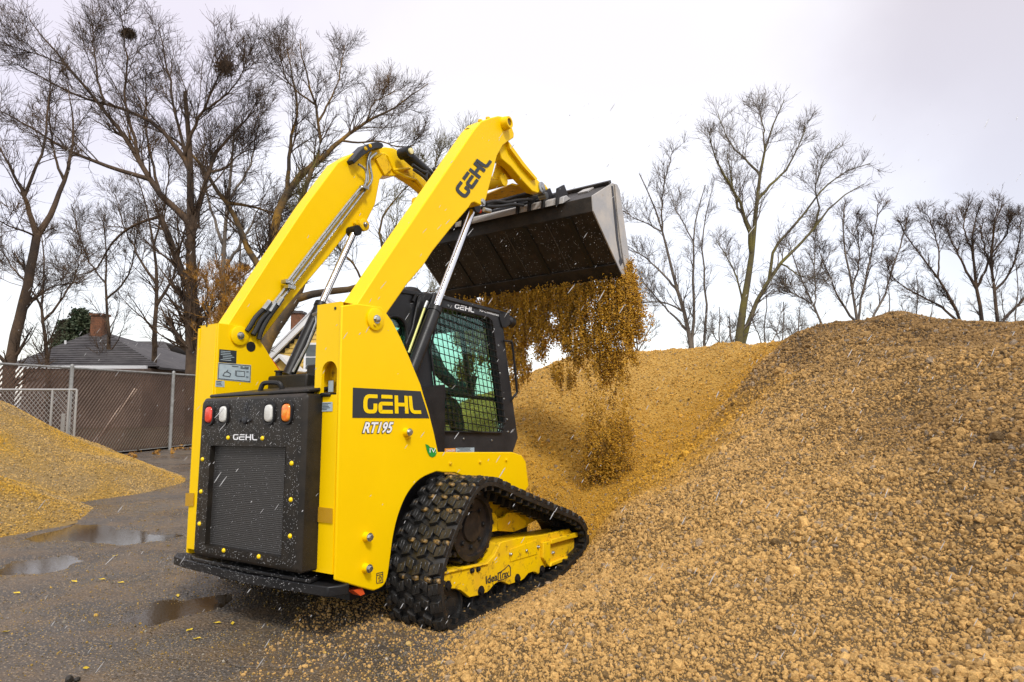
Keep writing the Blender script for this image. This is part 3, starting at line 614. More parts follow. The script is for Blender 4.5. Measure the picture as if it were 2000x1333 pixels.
# cross plate joining both links near the bucket
A1, A2 = my(1012,346,-.53), my(1042,372,-.53); B1, B2 = np.array((A1[0],.40,A1[2]-.16)), np.array((A2[0],.40,A2[2]-.02)); A1 = A1 + np.array((-.10,0,-.10))
dn = np.array((.012,0,.016))
MB().hexa([A1,A2,B2,B1,A1+dn,A2+dn,B2+dn,B1+dn]).build('cross_plate', YELD, ldr)
A3 = my(985,352,-.53); MB().tube([A3, np.array((A3[0], .40, A3[2]))], .05, 14).build('cross_tube', YELD, ldr)
tri = [my(x, y, -.50) for x, y in ((975,305),(967,335),(962,350),(985,352),(1012,350),(1036,370),(1015,345),(990,320))]
MB().prism(tri, (0,.012,0)).build('link_gusset', YELD, ldr)
# tilt cylinders
def tiltcyl(p0, p1, yy, nm):
    a, b = my(*p0, yy), my(*p1, yy); u = (b-a)/np.linalg.norm(b-a); o = MB().tube([a-u*.02, a+(b-a)*.02, a+(b-a)*.55], [.048,.05,.05], 18).build(nm, BLK2, ldr)
    MB().tube([a+(b-a)*.55, a+(b-a)*.62], .058, 18).build('gland', BLK2, o); MB().cyl(a+(b-a)*.6, b, .024, 14).build('rod', CHR, o)
    MB().lathe(a+np.array((0,-.035,0)), (0,1,0), [(-.03,.048),(.08,.048)], 20).build('cylinder_eye', BLK2, o)
    MB().lathe(a+np.array((0,-.066,0)), NR, [(0,.026),(.014,.026),(.016,.02)], 18).build('pin_cap', mat('pin_cream', (.75,.68,.35), rough=.4), o)
    return o
tl_ = tiltcyl((790,300),(902,400),.36,'tilt_cylinder')
ta = my(930,262,-.40); tb = ta + (my(902,400,.36)-my(790,300,.36)); o = MB().cyl(ta, ta+(tb-ta)*.55, .05, 16).build('tilt_cylinder', BLK2, ldr); MB().cyl(ta+(tb-ta)*.5, tb, .024, 12).build('rod', CHR, o)
hs = [smooth_poly([my(x, y, .28) for x, y in pts], False, 5) for pts in (((806,323),(822,334),(838,341),(846,356),(858,358)), ((808,332),(826,345),(840,358),(856,364),(870,372)), ((835,335),(833,350),(846,366),(862,372)), ((846,330),(860,342),(868,356),(858,366),(842,352)))]
for h in hs: MB().tube(h, .014, 8).build('tilt_hose', HOSE, ldr)
# hydraulic pipes on the left arm
PY = .435
pipes = [[(724,298),(719,310),(717,330),(719,352),(706,370),(640,455),(563,556),(536,590),(524,601)], [(735,300),(722,312),(724,332),(726,352),(713,373),(645,462),(566,565),(545,588),(533,604)], [(700,322),(712,331),(716,345),(712,363),(700,372),(632,458),(560,553)]]
for i, pp in enumerate(pipes):
    MB().tube(smooth_poly([my(x, y, PY-.012*i) for x, y in pp], False, 3), .0095, 8).build('hydraulic_pipe', ZNC, arm_l)
for x, y in ((710,368),(560,552),(565,562)): 
    c = my(x, y, PY-.015); MB().box(c-(.03,.03,.012), c+(.03,.02,.012)).build('pipe_clamp', ZNC, arm_l)
for x0_, y0_, x1_, y1_ in ((527,590,515,606),(537,592,526,610),(551,583,541,598)):
    MB().tube([my(x0_,y0_,.42), my(x1_,y1_,.42)], [.019,.019], 8).build('pipe_fitting', ZNC, arm_l)
for pp in ([(518,602),(500,620),(490,636),(482,648)], [(528,606),(510,626),(500,645),(494,655)], [(541,598),(522,625),(510,648),(506,664)]):
    MB().tube(smooth_poly([my(x, y, .425) for x, y in pp], False, 5), .0165, 10).build('hydraulic_hose', HOSE, ldr)
# dark guard on the left head
gp = [(687,313),(697,301),(715,283),(737,277),(747,280),(750,286),(746,291),(735,291),(722,296),(708,306),(692,321)]
MB().prism([my(x, y, .40) for x, y in gp], (0,.10,0)).build('pipe_guard', CABM, arm_l, bevel=.006)
for x, y in ((714,291),(723,286)): bolt(my(x, y, .40), NR, .012, .008, YELD, 'bolt', arm_l)
# lift cylinders
def liftcyl(p0, p1, frac, yy, r0=.042, r1=.024):
    a, b = my(*p0, yy), my(*p1, yy); m_ = a + (b-a)*frac
    o = MB().tube([a, m_], r0, 20).build('lift_cylinder', BLK2, ldr); MB().tube([m_-(b-a)*.02, m_+(b-a)*.006], r0*1.12, 20).build('gland', BLK2, o)
    MB().cyl(m_, b, r1, 18).build('rod', CHR, o); MB().lathe(b+np.array((0,-.035,0)), (0,1,0), [(0,.04),(.09,.04)], 16).build('rod_eye', BLK2, o); return o, a, m_
o, a, m_ = liftcyl((563,735),(693,452),.46,.40)
side_t = [my(x, y, .34) for x, y in ((572,728),(600,676),(618,630),(617,618))]; MB().tube(side_t, .010, 8).build('cylinder_pipe', ZNC, o)
MB().lathe(my(617,616,.36), NR, [(-.02,.018),(.03,.018)], 10).build('pipe_fitting', ZNC, o)
pb = my(707,441,.45); MB().lathe(pb, NR, [(-.0,.05),(.03,.05),(.034,.042)], 20).build('pin_boss', YELD, arm_l); bolt(pb+(0,-.034,0), NR, .015)
bolt(my(693,437,.45), NR, .012, .01, YELD, 'bolt', arm_l)
o, a, m_ = liftcyl((800,735),(925,407),.36,-.545)
# ---- bucket
W = .985
BR_, BL_ = -W, W
bp = {k: my(x, y, BR_) for k, (x, y) in dict(H0=(1157,384), H1=(1159,413), L=(1212,531), T=(1196,359), F=(1226,500), N=(1203,362)).items()}
def sec(p, yy): return np.array((p[0], yy, p[2]))
H0, H1, L_, T_, N_ = bp['H0'], bp['H1'], bp['L'], bp['T'], bp['N']
u_f = (L_-H1)/np.linalg.norm(L_-H1)
TT = H0 + (T_-H0)*1.0
bkt = MB()
th = .014
def sheet(p, q_, ofs, ya=BR_+.01, yb=BL_-.01): 
    return [sec(p,ya), sec(q_,ya), sec(q_,yb), sec(p,yb)], ofs
inn = (L_-H1); inn = np.array((-inn[2],0,inn[0])); inn /= np.linalg.norm(inn); 
cc = (H1+L_+T_)/3
if (cc-H1)@inn < 0: inn = -inn
for p, q_ in ((L_, H1), (H1, H0), (H0, T_)):
    f, of = sheet(p, q_, inn*th); nn_ = np.cross(q_-p, (0,1,0)); nn_ /= np.linalg.norm(nn_)
    if (cc-p)@nn_ < 0: nn_ = -nn_
    bkt.prism(f, nn_*th)
bk = bkt.build('bucket', BUCK, ldr, bevel=.003)
sp = [(1157,383),(1159,413),(1212,531),(1228,557),(1226,500),(1216,425),(1208,373),(1203,362),(1197,358)]
for yy, dy, nm in ((BR_, .012, 'r'), (BL_, -.012, 'l')):
    pts = [sec(my(x, y, BR_), yy) for x, y in sp]
    MB().prism(pts, (0,dy,0)).build('bucket_side', BUCKS, bk, bevel=.003)
gr = [my(x, y, BR_-.002) for x, y in ((1194,364),(1197,364),(1204,425),(1208,470),(1212,500),(1215,508),(1216,514),(1212,520),(1209,512),(1210,505),(1204,470),(1199,420))]
MB().prism(gr, (0,-.0015,0)).build('side_cutter_gap', INK, bk)
se = [my(x, y, BR_) for x, y in ((1199,360),(1203,362),(1208,373),(1226,500),(1228,557),(1216,512),(1210,470),(1203,410))]
MB().prism([p+np.array((0,-.004,0)) for p in se], (0,-.010,0)).build('side_cutter', BUCKS, bk, bevel=.002)
# cutting edge along the lip
e = (L_-H1)/np.linalg.norm(L_-H1); tip = L_ + e*.05
MB().prism([sec(L_-e*.10,BR_)-inn*.002, sec(tip,BR_)-inn*.002, sec(tip,BL_)-inn*.002, sec(L_-e*.10,BL_)-inn*.002], -inn*.014).build('cutting_edge', BUCK, bk, bevel=.003)
# wear strips down the floor
def fl(s, t): return sec(H1+(L_-H1)*s, BR_+(BL_-BR_)*t)
for t_ in (.12,.345,.565,.80):
    a, b = fl(0.02, t_), fl(.86, t_); wv = np.array((0,.02,0))
    MB().prism([a-wv-inn*.001, b-wv-inn*.001, b+wv-inn*.001, a+wv-inn*.001], -inn*.009).build('wear_strip', mat('strip_black', (.008,.008,.008), rough=.5), bk)
for t_ in (.235,.455,.68): 
    a, b = fl(.05, t_), fl(.9, t_); wv = np.array((0,.0035,0))
    MB().prism([a-wv-inn*.001, b-wv-inn*.001, b+wv-inn*.001, a+wv-inn*.001], -inn*.004).build('weld_seam', mat('seam_steel', (.07,.06,.05), rough=.5), bk)
# top rail of the back sheet
ub = (T_-H0)/np.linalg.norm(T_-H0); nb = np.cross(ub, (0,1,0)); 
if (cc-H0)@nb > 0: nb = -nb
MB().prism([sec(T_-ub*.05,BR_+.01)+nb*.002, sec(T_+ub*.01,BR_+.01)+nb*.002, sec(T_+ub*.01,BL_-.01)+nb*.002, sec(T_-ub*.05,BL_-.01)+nb*.002], nb*.03).build('top_rail', BUCK, bk, bevel=.004)
for t_ in (.08,.45,.9):
    MB().prism([sec(T_-ub*.20,BR_+2*W*t_)+nb*.002, sec(T_-ub*.055,BR_+2*W*t_)+nb*.002, sec(T_-ub*.055,BR_+2*W*t_+.10)+nb*.002, sec(T_-ub*.20,BR_+2*W*t_+.10)+nb*.002], nb*.012).build('rail_pad', BUCKS, bk)
# quick attach plate and hinge ears on the back sheet
def bs(s, y, h=0.): return sec(H0+ub*s, y) + nb*h            # s metres up the back sheet, h out of it
lenb = np.linalg.norm(T_-H0)
m = MB(); m.hexa([bs(.02,-.56,.004),bs(.28,-.56,.004),bs(.28,.56,.004),bs(.02,.56,.004),bs(.06,-.56,.07),bs(.24,-.56,.07),bs(.24,.56,.07),bs(.06,.56,.07)]); 
qa = m.build('quick_attach', BLK2, ldr, bevel=.006)
MB().hexa([bs(-.06,-.74,.005),bs(.10,-.74,.005),bs(.10,.74,.005),bs(-.06,.74,.005),bs(-.02,-.74,.05),bs(.04,-.74,.05),bs(.04,.74,.05),bs(-.02,.74,.05)]).build('attach_rail', BUCKS, qa, bevel=.004)
for yy in (-.70,-.56,-.42,-.30,.30,.42,.56,.70):
    MB().hexa([bs(-.10,yy,.006),bs(.16,yy,.006),bs(.16,yy+.02,.006),bs(-.10,yy+.02,.006),bs(.0,yy,.13),bs(.13,yy,.13),bs(.13,yy+.02,.13),bs(.0,yy+.02,.13)]).build('hinge_ear', BLK2, qa)
pr = my(1057,368,-.60); pl = my(905,405,.47)
MB().lathe(pr+np.array((0,.0,0)), NR, [(-.08,.05),(.012,.05),(.016,.044),(.016,.02),(.022,.018)], 26).build('link_pin', ZNC, ldr)
MB().lathe(my(1066,383,-.60), NR, [(-.06,.03),(.01,.03)], 14).build('link_pin', ZNC, ldr)
MB().tube([my(1057,368,-.50), my(1070,385,-.50)], [.045,.04], 12).build('link_end', YEL, ldr)
MB().tube([my(1050,372,-.52), my(935,405,-.1), np.array((my(1050,372,-.52)[0]-.02,.45,my(1050,372,-.52)[2]-.10))][::2], .035, 14).build('attach_tube', BLK2, qa)
for pts in ([(948,398),(965,394),(990,396),(1010,392),(1040,390)], [(950,404),(975,404),(1000,400),(1022,402)]):
    MB().tube(smooth_poly([my(x, y, -.55) for x, y in pts], False, 4), .013, 8).build('attach_hose', HOSE, qa)
MB().lathe(my(931,412,-.55), (.8,-.3,0), [(0,.013),(.035,.015)], 10).build('coupler_cap', RED, qa)
MB().lathe(my(945,410,-.55), (1,-.3,0), [(0,.018),(.06,.018)], 10).build('coupler', ZNC, qa)
# ---- tracks: belt, tread blocks, frame, wheels. side = -1 is the near (right) track
TO, TI = -.985, -.605
loop_px = [(876,1232),(866,1205),(861,1168),(861,1123),(873,1080),(889,1036),(907,997),(926,961),(940,946),(955,940),(970,941),(993,951),(1033,970),(1090,994),(1128,1011),(1143,1028),(1149,1052),(1145,1076),(1125,1098),(1085,1138),(1033,1166),(976,1193),(920,1220),(893,1232)]
ctl = [my(x, y, TO) for x, y in loop_px]
loop = np.array([(p[0], p[2]) for p in smooth_poly(ctl, True, 8)])
# resample evenly
seg = np.linalg.norm(np.roll(loop, -1, 0) - loop, axis=1); s_ = np.concatenate([[0], np.cumsum(seg)]); LEN = s_[-1]
cl_ = np.vstack([loop, loop[:1]])
def at(s): s = s % LEN; return np.array([np.interp(s, s_, cl_[:,0]), np.interp(s, s_, cl_[:,1])])
area = .5*np.sum(loop[:,0]*np.roll(loop[:,1],-1) - np.roll(loop[:,0],-1)*loop[:,1])
SG = 1 if area > 0 else -1
def frame_at(s):
    p = at(s); t = at(s+.03) - at(s-.03); t /= np.linalg.norm(t); n = np.array((t[1], -t[0])) * SG; return p, t, n
NB_ = 150
def belt(side):
    vs = []; prof = [(0,0),(0,.012),(.012,.018),(.368,.018),(.380,.012),(.380,0),(.380,-.012),(.0,-.012)]
    for i in range(NB_):
        p, t, n = frame_at(LEN*i/NB_)
        for w_, h_ in prof: vs.append((p[0]+n[0]*(h_-.018), side*(-TO - w_), p[1]+n[1]*(h_-.018)))
    k = len(prof); fs = []
    for i in range(NB_):
        j = (i+1) % NB_
        for a in range(k): b = (a+1) % k; fs.append((i*k+a, i*k+b, j*k+b, j*k+a))
    m = MB().add(vs, fs)
    # drive lugs along the middle of the inner face and cleats near the edge
    nl = int(LEN/.085)
    for i in range(nl):
        p, t, n = frame_at(LEN*i/nl)
        for ya, yb, tl2, hh in ((.15,.22,.022,.05),(.01,.05,.014,.028)):
            c = []
            for hh_, sc in ((.029,1.),(.029+hh,.6)):
                for da, yy in ((-1,ya),(1,ya),(1,yb),(-1,yb)): q_ = p + t*da*tl2*sc - n*hh_; c.append((q_[0], side*(-TO-yy), q_[1]))
            m.hexa(c)
    return m
NROW = int(LEN/.092)
# one cleat row: staggered blocks with zigzag edges, shared by every row (local: x along the belt, y across, z outward)
def row_mesh(var):
    m = MB(); r = random.Random(var)
    cols = [(.000,.066,.0),(.070,.122,.015),(.126,.178,-.013),(.182,.234,.015),(.238,.290,-.013),(.294,.336,.015),(.340,.381,-.010)]
    for i, (a, b, ofs) in enumerate(cols):
        l2 = .031 if i else .033; sl = .009 * (1 if i % 2 else -1); h_ = .023 + r.uniform(-.002,.002)
        x0, x1 = ofs-l2, ofs+l2; g_ = .0015
        m.hexa([(x0-sl,a,-.004),(x1-sl,a,-.004),(x1+sl,b,-.004),(x0+sl,b,-.004),(x0-sl+.006,a+g_,h_),(x1-sl-.006,a+g_,h_),(x1+sl-.006,b-g_,h_),(x0+sl+.006,b-g_,h_)])
        # sipe ridge along the block
        m.box((x0+.012, (a+b)/2-.002, h_-.001), (x1-.012, (a+b)/2+.002, h_+.003))
    return m
rows = []
for v in range(3):
    o = row_mesh(v).build('tread_row', RUB, None, bevel=.0025, seg=1); rows.append(o)
mudrow = MB()
for a, b in ((.055,.11),(.15,.20),(.0,.045),(.24,.29)): mudrow.hexa([(.028,a,.0),(.062,a,.0),(.062,b,.0),(.028,b,.0),(.034,a+.008,.024),(.056,a+.006,.021),(.057,b-.006,.025),(.035,b-.008,.020)])
mudo = mudrow.build('mud_clod', RUBM, None, bevel=.006, seg=1)
def make_track(side):
    tr = empty('rubber_track'); tr.parent = ldr
    belt(side).build('belt', RUB, tr, ang=45)
    rnd = random.Random(5 if side > 0 else 6)
    for i in range(NROW):
        p, t, n = frame_at(LEN*(i+.5)/NROW)
        yy = side * -TO
        X_ = Vector((t[0],0,t[1])); Z_ = Vector((n[0],0,n[1])); Y_ = Vector((0,-side,0))
        M_ = Matrix((( X_.x, Y_.x, Z_.x, p[0]), (X_.y, Y_.y, Z_.y, yy), (X_.z, Y_.z, Z_.z, p[1]), (0,0,0,1)))
        share(rows[i % 3], 'tread_row', tr, mtx=M_)
        if rnd.random() < .55: share(mudo, 'mud_clod', tr, mtx=M_ @ Matrix.Translation((rnd.uniform(-.005,.005),rnd.uniform(-.01,.01),0)))
    return tr
make_track(-1); make_track(1)
for o in rows + [mudo]: bpy.data.objects.remove(o)

FY = -.90                                       # outer face of the track frame
def make_under(side):
    par = empty('track_frame'); par.parent = ldr
    S_ = lambda P: [np.array((p[0], p[1]*(-side), p[2])) for p in P] if side > 0 else P
    def pl(px, yv, th, nm, mt=YELD, bev=.004): 
        P = [my(x, y, yv) for x, y in px]; off = (0, th, 0)
        if side > 0: P = [p*np.array((1,-1,1)) for p in P]; off = (0,-th,0)
        return MB().prism(P, off).build(nm, mt, par, bevel=bev)
    low = [(857,1158),(859,1119),(952,1100),(966,1085),(978,1060),(1010,1052),(1060,1046),(1112,1034),(1122,1048),(1121,1088),(1098,1098),(1058,1111)]
    sc1 = [(1052,1123),(1047,1119),(1040,1118),(1032,1121),(1024,1131),(1019,1135),(994,1143),(988,1140),(980,1137),(972,1138),(964,1144),(958,1152),(952,1158),(935,1164),(917,1168),(908,1160),(900,1154),(888,1151),(876,1151),(866,1154)]
    pl(low + sc1, FY, .03, 'side_plate')
    # body: raised box with sloping end, from outer plate inwards
    body = [(862,1122),(952,1103),(966,1088),(978,1062),(1000,1056),(1112,1037),(1118,1080),(1058,1105),(900,1145)]
    P = [my(x, y, FY+.031) for x, y in body]
    if side > 0: P = [p*np.array((1,-1,1)) for p in P]
    MB().prism(P, (0, .20 if side < 0 else -.20, 0)).build('frame_body', YELD, par, bevel=.012, seg=3)
    # cover plate, tensioner rail, lip, bolts
    pl([(995,1074),(1048,1055),(1048,1083),(996,1098)], FY-.001, -.004, 'access_cover', YELD, .001)
    pl([(1056,1060),(1070,1057),(1070,1105),(1066,1106),(1056,1090)], FY-.001, -.022, 'tensioner_bracket')
    pl([(1070,1054),(1121,1040),(1122,1049),(1070,1063)], FY-.001, -.030, 'tensioner_rail')
    pl([(1070,1099),(1122,1080),(1122,1086),(1068,1107)], FY-.001, -.030, 'tensioner_rail')
    pl([(857,1119),(952,1100),(953,1103),(858,1124)], FY-.001, -.010, 'frame_lip')
    def fb(x, y, r_, mt, nm='frame_bolt', yv=FY):
        p = my(x, y, yv); n_ = NR
        if side > 0: p = p*np.array((1,-1,1)); n_ = (0,1,0)
        bolt(p, n_, r_, .014, mt, nm, par)
    for x, y in ((874,1146),(939,1155),(1010,1131),(1058,1114)): fb(x, y, .022, BLK2)
    for x, y in ((921,1115),(933,1112)): fb(x, y, .013, BLK2)
    for x, y in ((996,1083),(1026,1076),(1050,1069),(1079,1080)): fb(x, y, .009, ZNC)
    # wheels
    def wheel(x, y, r_, nm, yv=-.87, w_=.10, mt=None, hub=True):
        p = my(x, y, yv)
        if side > 0: p = p*np.array((1,-1,1))
        a = np.array((0, -1. if side < 0 else 1., 0))
        o = MB().lathe(p - a*w_, a, [(0,r_*.96),(.004,r_),(w_-.01,r_),(w_,r_*.94),(w_,r_*.82),(w_-.012,r_*.78),(w_-.012,r_*.42),(w_+.004,r_*.38),(w_+.006,r_*.2)], 40).build(nm, RUB if mt is None else mt, par)
        return o
    wheel(878,1186,.125,'rear_idler', -.87, .12); wheel(938,1176,.085,'road_wheel', -.875); wheel(1000,1150,.085,'road_wheel', -.875); wheel(1050,1130,.085,'road_wheel', -.875); wheel(1108,1072,.150,'front_idler', -.875)
    # sprocket under the top rear of the belt
    p = my(925,1030,-.83)
    if side > 0: p = p*np.array((1,-1,1))
    a = np.array((0, -1. if side < 0 else 1., 0))
    m = MB().lathe(p - a*.14, a, [(0,.20),(.14,.20),(.142,.17),(.12,.165),(.12,.09),(.135,.085),(.14,.03)], 40)
    for k_ in range(18):
        t_ = 2*math.pi*k_/18; c_ = p + .21*np.array((math.cos(t_),0,math.sin(t_))); m.cyl(c_ - a*.13, c_ - a*.01, .016, 8)
    sp_ = m.build('sprocket', mat('sprocket_steel', (.012,.011,.011), rough=.45, col2=(.03,.022,.018), vscale=12, dirt=(.11,.06,.025), dscale=14, dlo=.60, dhi=.72), par)
    for k_ in range(8):
        t_ = 2*math.pi*k_/8; bolt(p + .12*np.array((math.cos(t_),0,math.sin(t_))) - a*.018, a, .012, .01, BLK2, 'sprocket_bolt', sp_)
    return par
make_under(-1); make_under(1)
type_mesh('track_lettering', 'Ideal', quad([(948,1127),(973,1119),(973,1133),(949,1141)], my, FY), NR, INK, ldr, off=.02)
type_mesh('track_lettering', 'Trax', quad([(974,1118.5),(993,1113),(993,1126),(974,1132)], my, FY), NR, INK, ldr, off=.02)
stroke_mesh([[(0,.55),(0,0),(.4,-.02),(1,.12),(1,.85),(.85,1.1),(.5,.8),(0,.55)]], .07, quad([(972.5,1110),(996.5,1106),(996.5,1128),(972.5,1135)], my, FY), NR, 1., .002).build('track_badge', INK, ldr)
# chassis between the loop: yellow wall, brackets, dark gaps
MB().box((.75,-.66,.26),(1.80,.62,.60)).build('chassis', mat('chassis_dark', (.03,.027,.022), rough=.6, dirt=(.20,.11,.03), dscale=10, dlo=.5, dhi=.65), ldr)
MB().prism([my(x, y, -.68) for x, y in ((945,975),(962,972),(1000,985),(1008,1022),(950,1030))], (0,.01,0)).build('chassis_wall', YELD, ldr, bevel=.003)
MB().prism([my(x, y, -.80) for x, y in ((949,1000),(966,1002),(972,1012),(972,1038),(950,1042))], (0,.02,0)).build('mount_bracket', YELD, ldr, bevel=.004)
MB().prism([my(x, y, -.76) for x, y in ((972,1014),(985,1010),(992,1002),(1006,1002),(1028,1018),(1034,1028),(1004,1040),(974,1038))], (0,.02,0)).build('mount_bracket', YELD, ldr, bevel=.004)
MB().prism([my(x, y, -.72) for x, y in ((998,990),(1030,1000),(1050,1016),(1030,1026),(1000,1008))], (0,.012,0)).build('chassis_wall', YELD, ldr, bevel=.003)
MB().prism([my(x, y, -.70) for x, y in ((1037,972),(1052,977),(1083,994),(1080,998),(1050,990),(1036,980))], (0,.02,0)).build('red_guard', mat('red_guard_paint', (.55,.01,.02), rough=.4), ldr)
# ================================================================== GROUND, PILES, PUDDLES
RS = np.random.RandomState(11)
def vnoise(x, y, sc, seed=0, oct_=4):            # value noise, numpy
    r = np.random.RandomState(seed); T = r.rand(256, 256); out = 0; amp = 1; tot = 0
    for o in range(oct_):
        u = x/sc*2**o + 17.3*o; v = y/sc*2**o + 5.1*o; i = np.floor(u).astype(int); j = np.floor(v).astype(int); fu = u-i; fv = v-j
        fu = fu*fu*(3-2*fu); fv = fv*fv*(3-2*fv); g = lambda a, b: T[a % 256, b % 256]
        out = out + amp*((g(i,j)*(1-fu)+g(i+1,j)*fu)*(1-fv) + (g(i,j+1)*(1-fu)+g(i+1,j+1)*fu)*fv); tot += amp; amp *= .5
    return out/tot
def pz(px, py, d): p = pw(px, py, d); return (p[0], p[1], p[2])
C3 = [pz(*a) for a in [
 (960,1333,2.68),(1100,1333,2.56),(1300,1333,2.3),(1600,1333,2.0),(2000,1333,1.65),(940,1280,2.95),(955,1245,3.10),(1000,1208,3.36),(1050,1178,3.74),(1085,1153,3.98),(1130,1112,4.50),(1150,1086,4.74),
 (1300,1200,2.9),(1300,1075,3.6),(1300,950,4.4),(1600,1200,2.5),(1600,1000,3.1),(1600,850,3.8),(1600,740,4.6),(1562,660,5.6),(1640,646,5.4),
 (2000,1200,2.05),(2000,1000,2.5),(2000,800,3.1),(2000,652,3.9),(1770,622,5.0),(1700,636,5.2),(1760,800,3.7),(1760,1000,2.85),(1900,646,4.4),
 (1200,980,4.5),(1400,860,4.7),(1480,760,5.3),(1520,690,5.9),(1110,1010,5.0),
 (1150,1000,5.35),(1100,960,5.8),(1220,890,6.1),(1050,920,6.3),(1350,820,6.3),(1420,750,6.8),(1300,760,7.2),
 (1010,880,6.4),(1030,800,7.0),(1150,785,7.2),(1250,760,7.35),
 (1010,752,8.0),(1100,703,8.2),(1240,688,8.2),(1350,684,8.0),(1430,679,7.6),(1500,677,7.2),(1530,672,6.4)]]
C3 += [(-1.0,8.6,1.0),(-2.2,8.8,.35),(-3.1,8.8,-.05),(-1.6,7.2,.1),(-1,6.2,.06),(0,5.6,.1),(-1.5,5,-.05),(.3,10,1.15),(1.6,10.3,1.25),(3,9.4,1.35),(4,8,1.5),(4.2,6.5,1.5),(4.6,5,1.5),(4.9,3.5,1.45),
 (2,13,-.1),(5,12,.0),(8,8,.5),(8,3,.6),(3.6,1.2,1.35),(2.7,.2,1.0),(1,.5,.30),(.2,1.2,-.02),(.25,1.9,-.02),(-.12,2.6,-.05),(-.5,2.5,-.1),(-.30,3.2,-.04),(-.12,3.45,.02),(-1,3,-.1),(-.6,3.6,-.04),(-.3,4.4,.0),(-3,7,-.1),(-3,10,-.05),(-2,12,-.1),(0,13.5,-.1),(1.3,-.6,.35),(-1,0,-.1),(3.5,-1,1.1),(8,-1,.8),(9,12,-.1),(5,15,-.2)]
C3 = np.array(C3)
def _phi(r): return np.where(r > 1e-9, r*r*np.log(r + 1e-9), 0)
_K = _phi(np.linalg.norm(C3[:, None, :2] - C3[None, :, :2], axis=2)) + np.eye(len(C3))*.02
_Pm = np.hstack([np.ones((len(C3),1)), C3[:, :2]]); _A = np.block([[_K, _Pm], [_Pm.T, np.zeros((3,3))]])
_wt = np.linalg.solve(_A, np.concatenate([C3[:, 2], np.zeros(3)]))
def pile_h(x, y):
    x = np.asarray(x, float); y = np.asarray(y, float); sh = x.shape; q = np.stack([x.ravel(), y.ravel()], 1); out = np.zeros(len(q))
    for a in range(0, len(q), 20000):
        s = q[a:a+20000]; r = np.linalg.norm(s[:, None] - C3[None, :, :2], axis=2); out[a:a+20000] = _phi(r) @ _wt[:-3] + _wt[-3] + s @ _wt[-2:]
    out = out.reshape(sh); near = np.clip((out)/.25, 0, 1)
    return out + near*((vnoise(x, y, .9, 3, 4)-.5)*.20 + (vnoise(x, y, .26, 4, 3)-.5)*.09)
CREST = np.array([pz(*a)[:2] for a in [(960,1150,4.6),(1060,1090,4.75),(1200,980,4.6),(1400,860,4.7),(1480,760,5.3),(1520,690,5.9),(1600,640,6.6)]])
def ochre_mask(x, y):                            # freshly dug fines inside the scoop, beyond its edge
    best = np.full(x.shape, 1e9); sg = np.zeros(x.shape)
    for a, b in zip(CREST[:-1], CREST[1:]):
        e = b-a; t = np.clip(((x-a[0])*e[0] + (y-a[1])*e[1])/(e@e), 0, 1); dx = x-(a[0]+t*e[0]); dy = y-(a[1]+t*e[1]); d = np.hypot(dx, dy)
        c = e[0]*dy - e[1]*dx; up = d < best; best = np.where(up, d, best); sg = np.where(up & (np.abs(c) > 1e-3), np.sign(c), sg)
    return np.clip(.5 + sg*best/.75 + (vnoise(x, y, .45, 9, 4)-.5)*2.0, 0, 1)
def grid_mesh(name, xs, ys, hf, m, cut=None, **props):
    X, Y = np.meshgrid(xs, ys); Z = hf(X, Y); n, k = X.shape; v = np.stack([X.ravel(), Y.ravel(), Z.ravel()], 1)
    i = np.arange(n*k).reshape(n, k); f = np.stack([i[:-1,:-1].ravel(), i[:-1,1:].ravel(), i[1:,1:].ravel(), i[1:,:-1].ravel()], 1)
    if cut is not None: f = f[(v[f][:, :, 2] > cut).any(1)]
    used = np.unique(f); re = np.full(len(v), -1); re[used] = np.arange(len(used)); v = v[used]; f = re[f]
    me = bpy.data.meshes.new(name); me.vertices.add(len(v)); me.vertices.foreach_set('co', v.ravel()); me.loops.add(f.size); me.loops.foreach_set('vertex_index', f.ravel())
    me.polygons.add(len(f)); me.polygons.foreach_set('loop_start', np.arange(0, f.size, 4)); me.polygons.foreach_set('use_smooth', [True]*len(f)); me.update(calc_edges=True); me.validate()
    me.materials.append(m); o = bpy.data.objects.new(name, me); SC.collection.objects.link(o)
    for a, b in props.items(): o[a] = b
    return o, v
def vcol_mat(name, rough, bump, bscale, bdist, inst=False):
    m = bpy.data.materials.new(name); m.use_nodes = True; t = m.node_tree; n = t.nodes; l = t.links; p = n['Principled BSDF']
    a = n.new('ShaderNodeAttribute'); a.attribute_name = 'tone'; a.attribute_type = 'INSTANCER' if inst else 'GEOMETRY'
    c = n.new('ShaderNodeTexCoord'); z = n.new('ShaderNodeTexNoise'); z.inputs['Scale'].default_value = bscale; z.inputs['Detail'].default_value = 6; z.inputs['Roughness'].default_value = .7; l.new(c.outputs['Object'], z.inputs['Vector'])
    mr = n.new('ShaderNodeMapRange'); mr.inputs[1].default_value = .3; mr.inputs[2].default_value = .7; mr.inputs[3].default_value = .62; mr.inputs[4].default_value = 1.25; l.new(z.outputs['Fac'], mr.inputs[0])
    mu = n.new('ShaderNodeMix'); mu.data_type = 'RGBA'; mu.blend_type = 'MULTIPLY'; mu.inputs[0].default_value = 1; l.new(a.outputs['Color'], mu.inputs[6]); l.new(mr.outputs[0], mu.inputs[7]); l.new(mu.outputs[2], p.inputs['Base Color'])
    b = n.new('ShaderNodeBump'); b.inputs['Strength'].default_value = bump; b.inputs['Distance'].default_value = bdist; l.new(z.outputs['Fac'], b.inputs['Height']); l.new(b.outputs[0], p.inputs['Normal'])
    p.inputs['Roughness'].default_value = rough; return m
def set_tone(me, col):
    a = me.attributes.new('tone', 'FLOAT_COLOR', 'POINT'); a.data.foreach_set('color', np.hstack([col, np.ones((len(col),1))]).astype(np.float32).ravel())
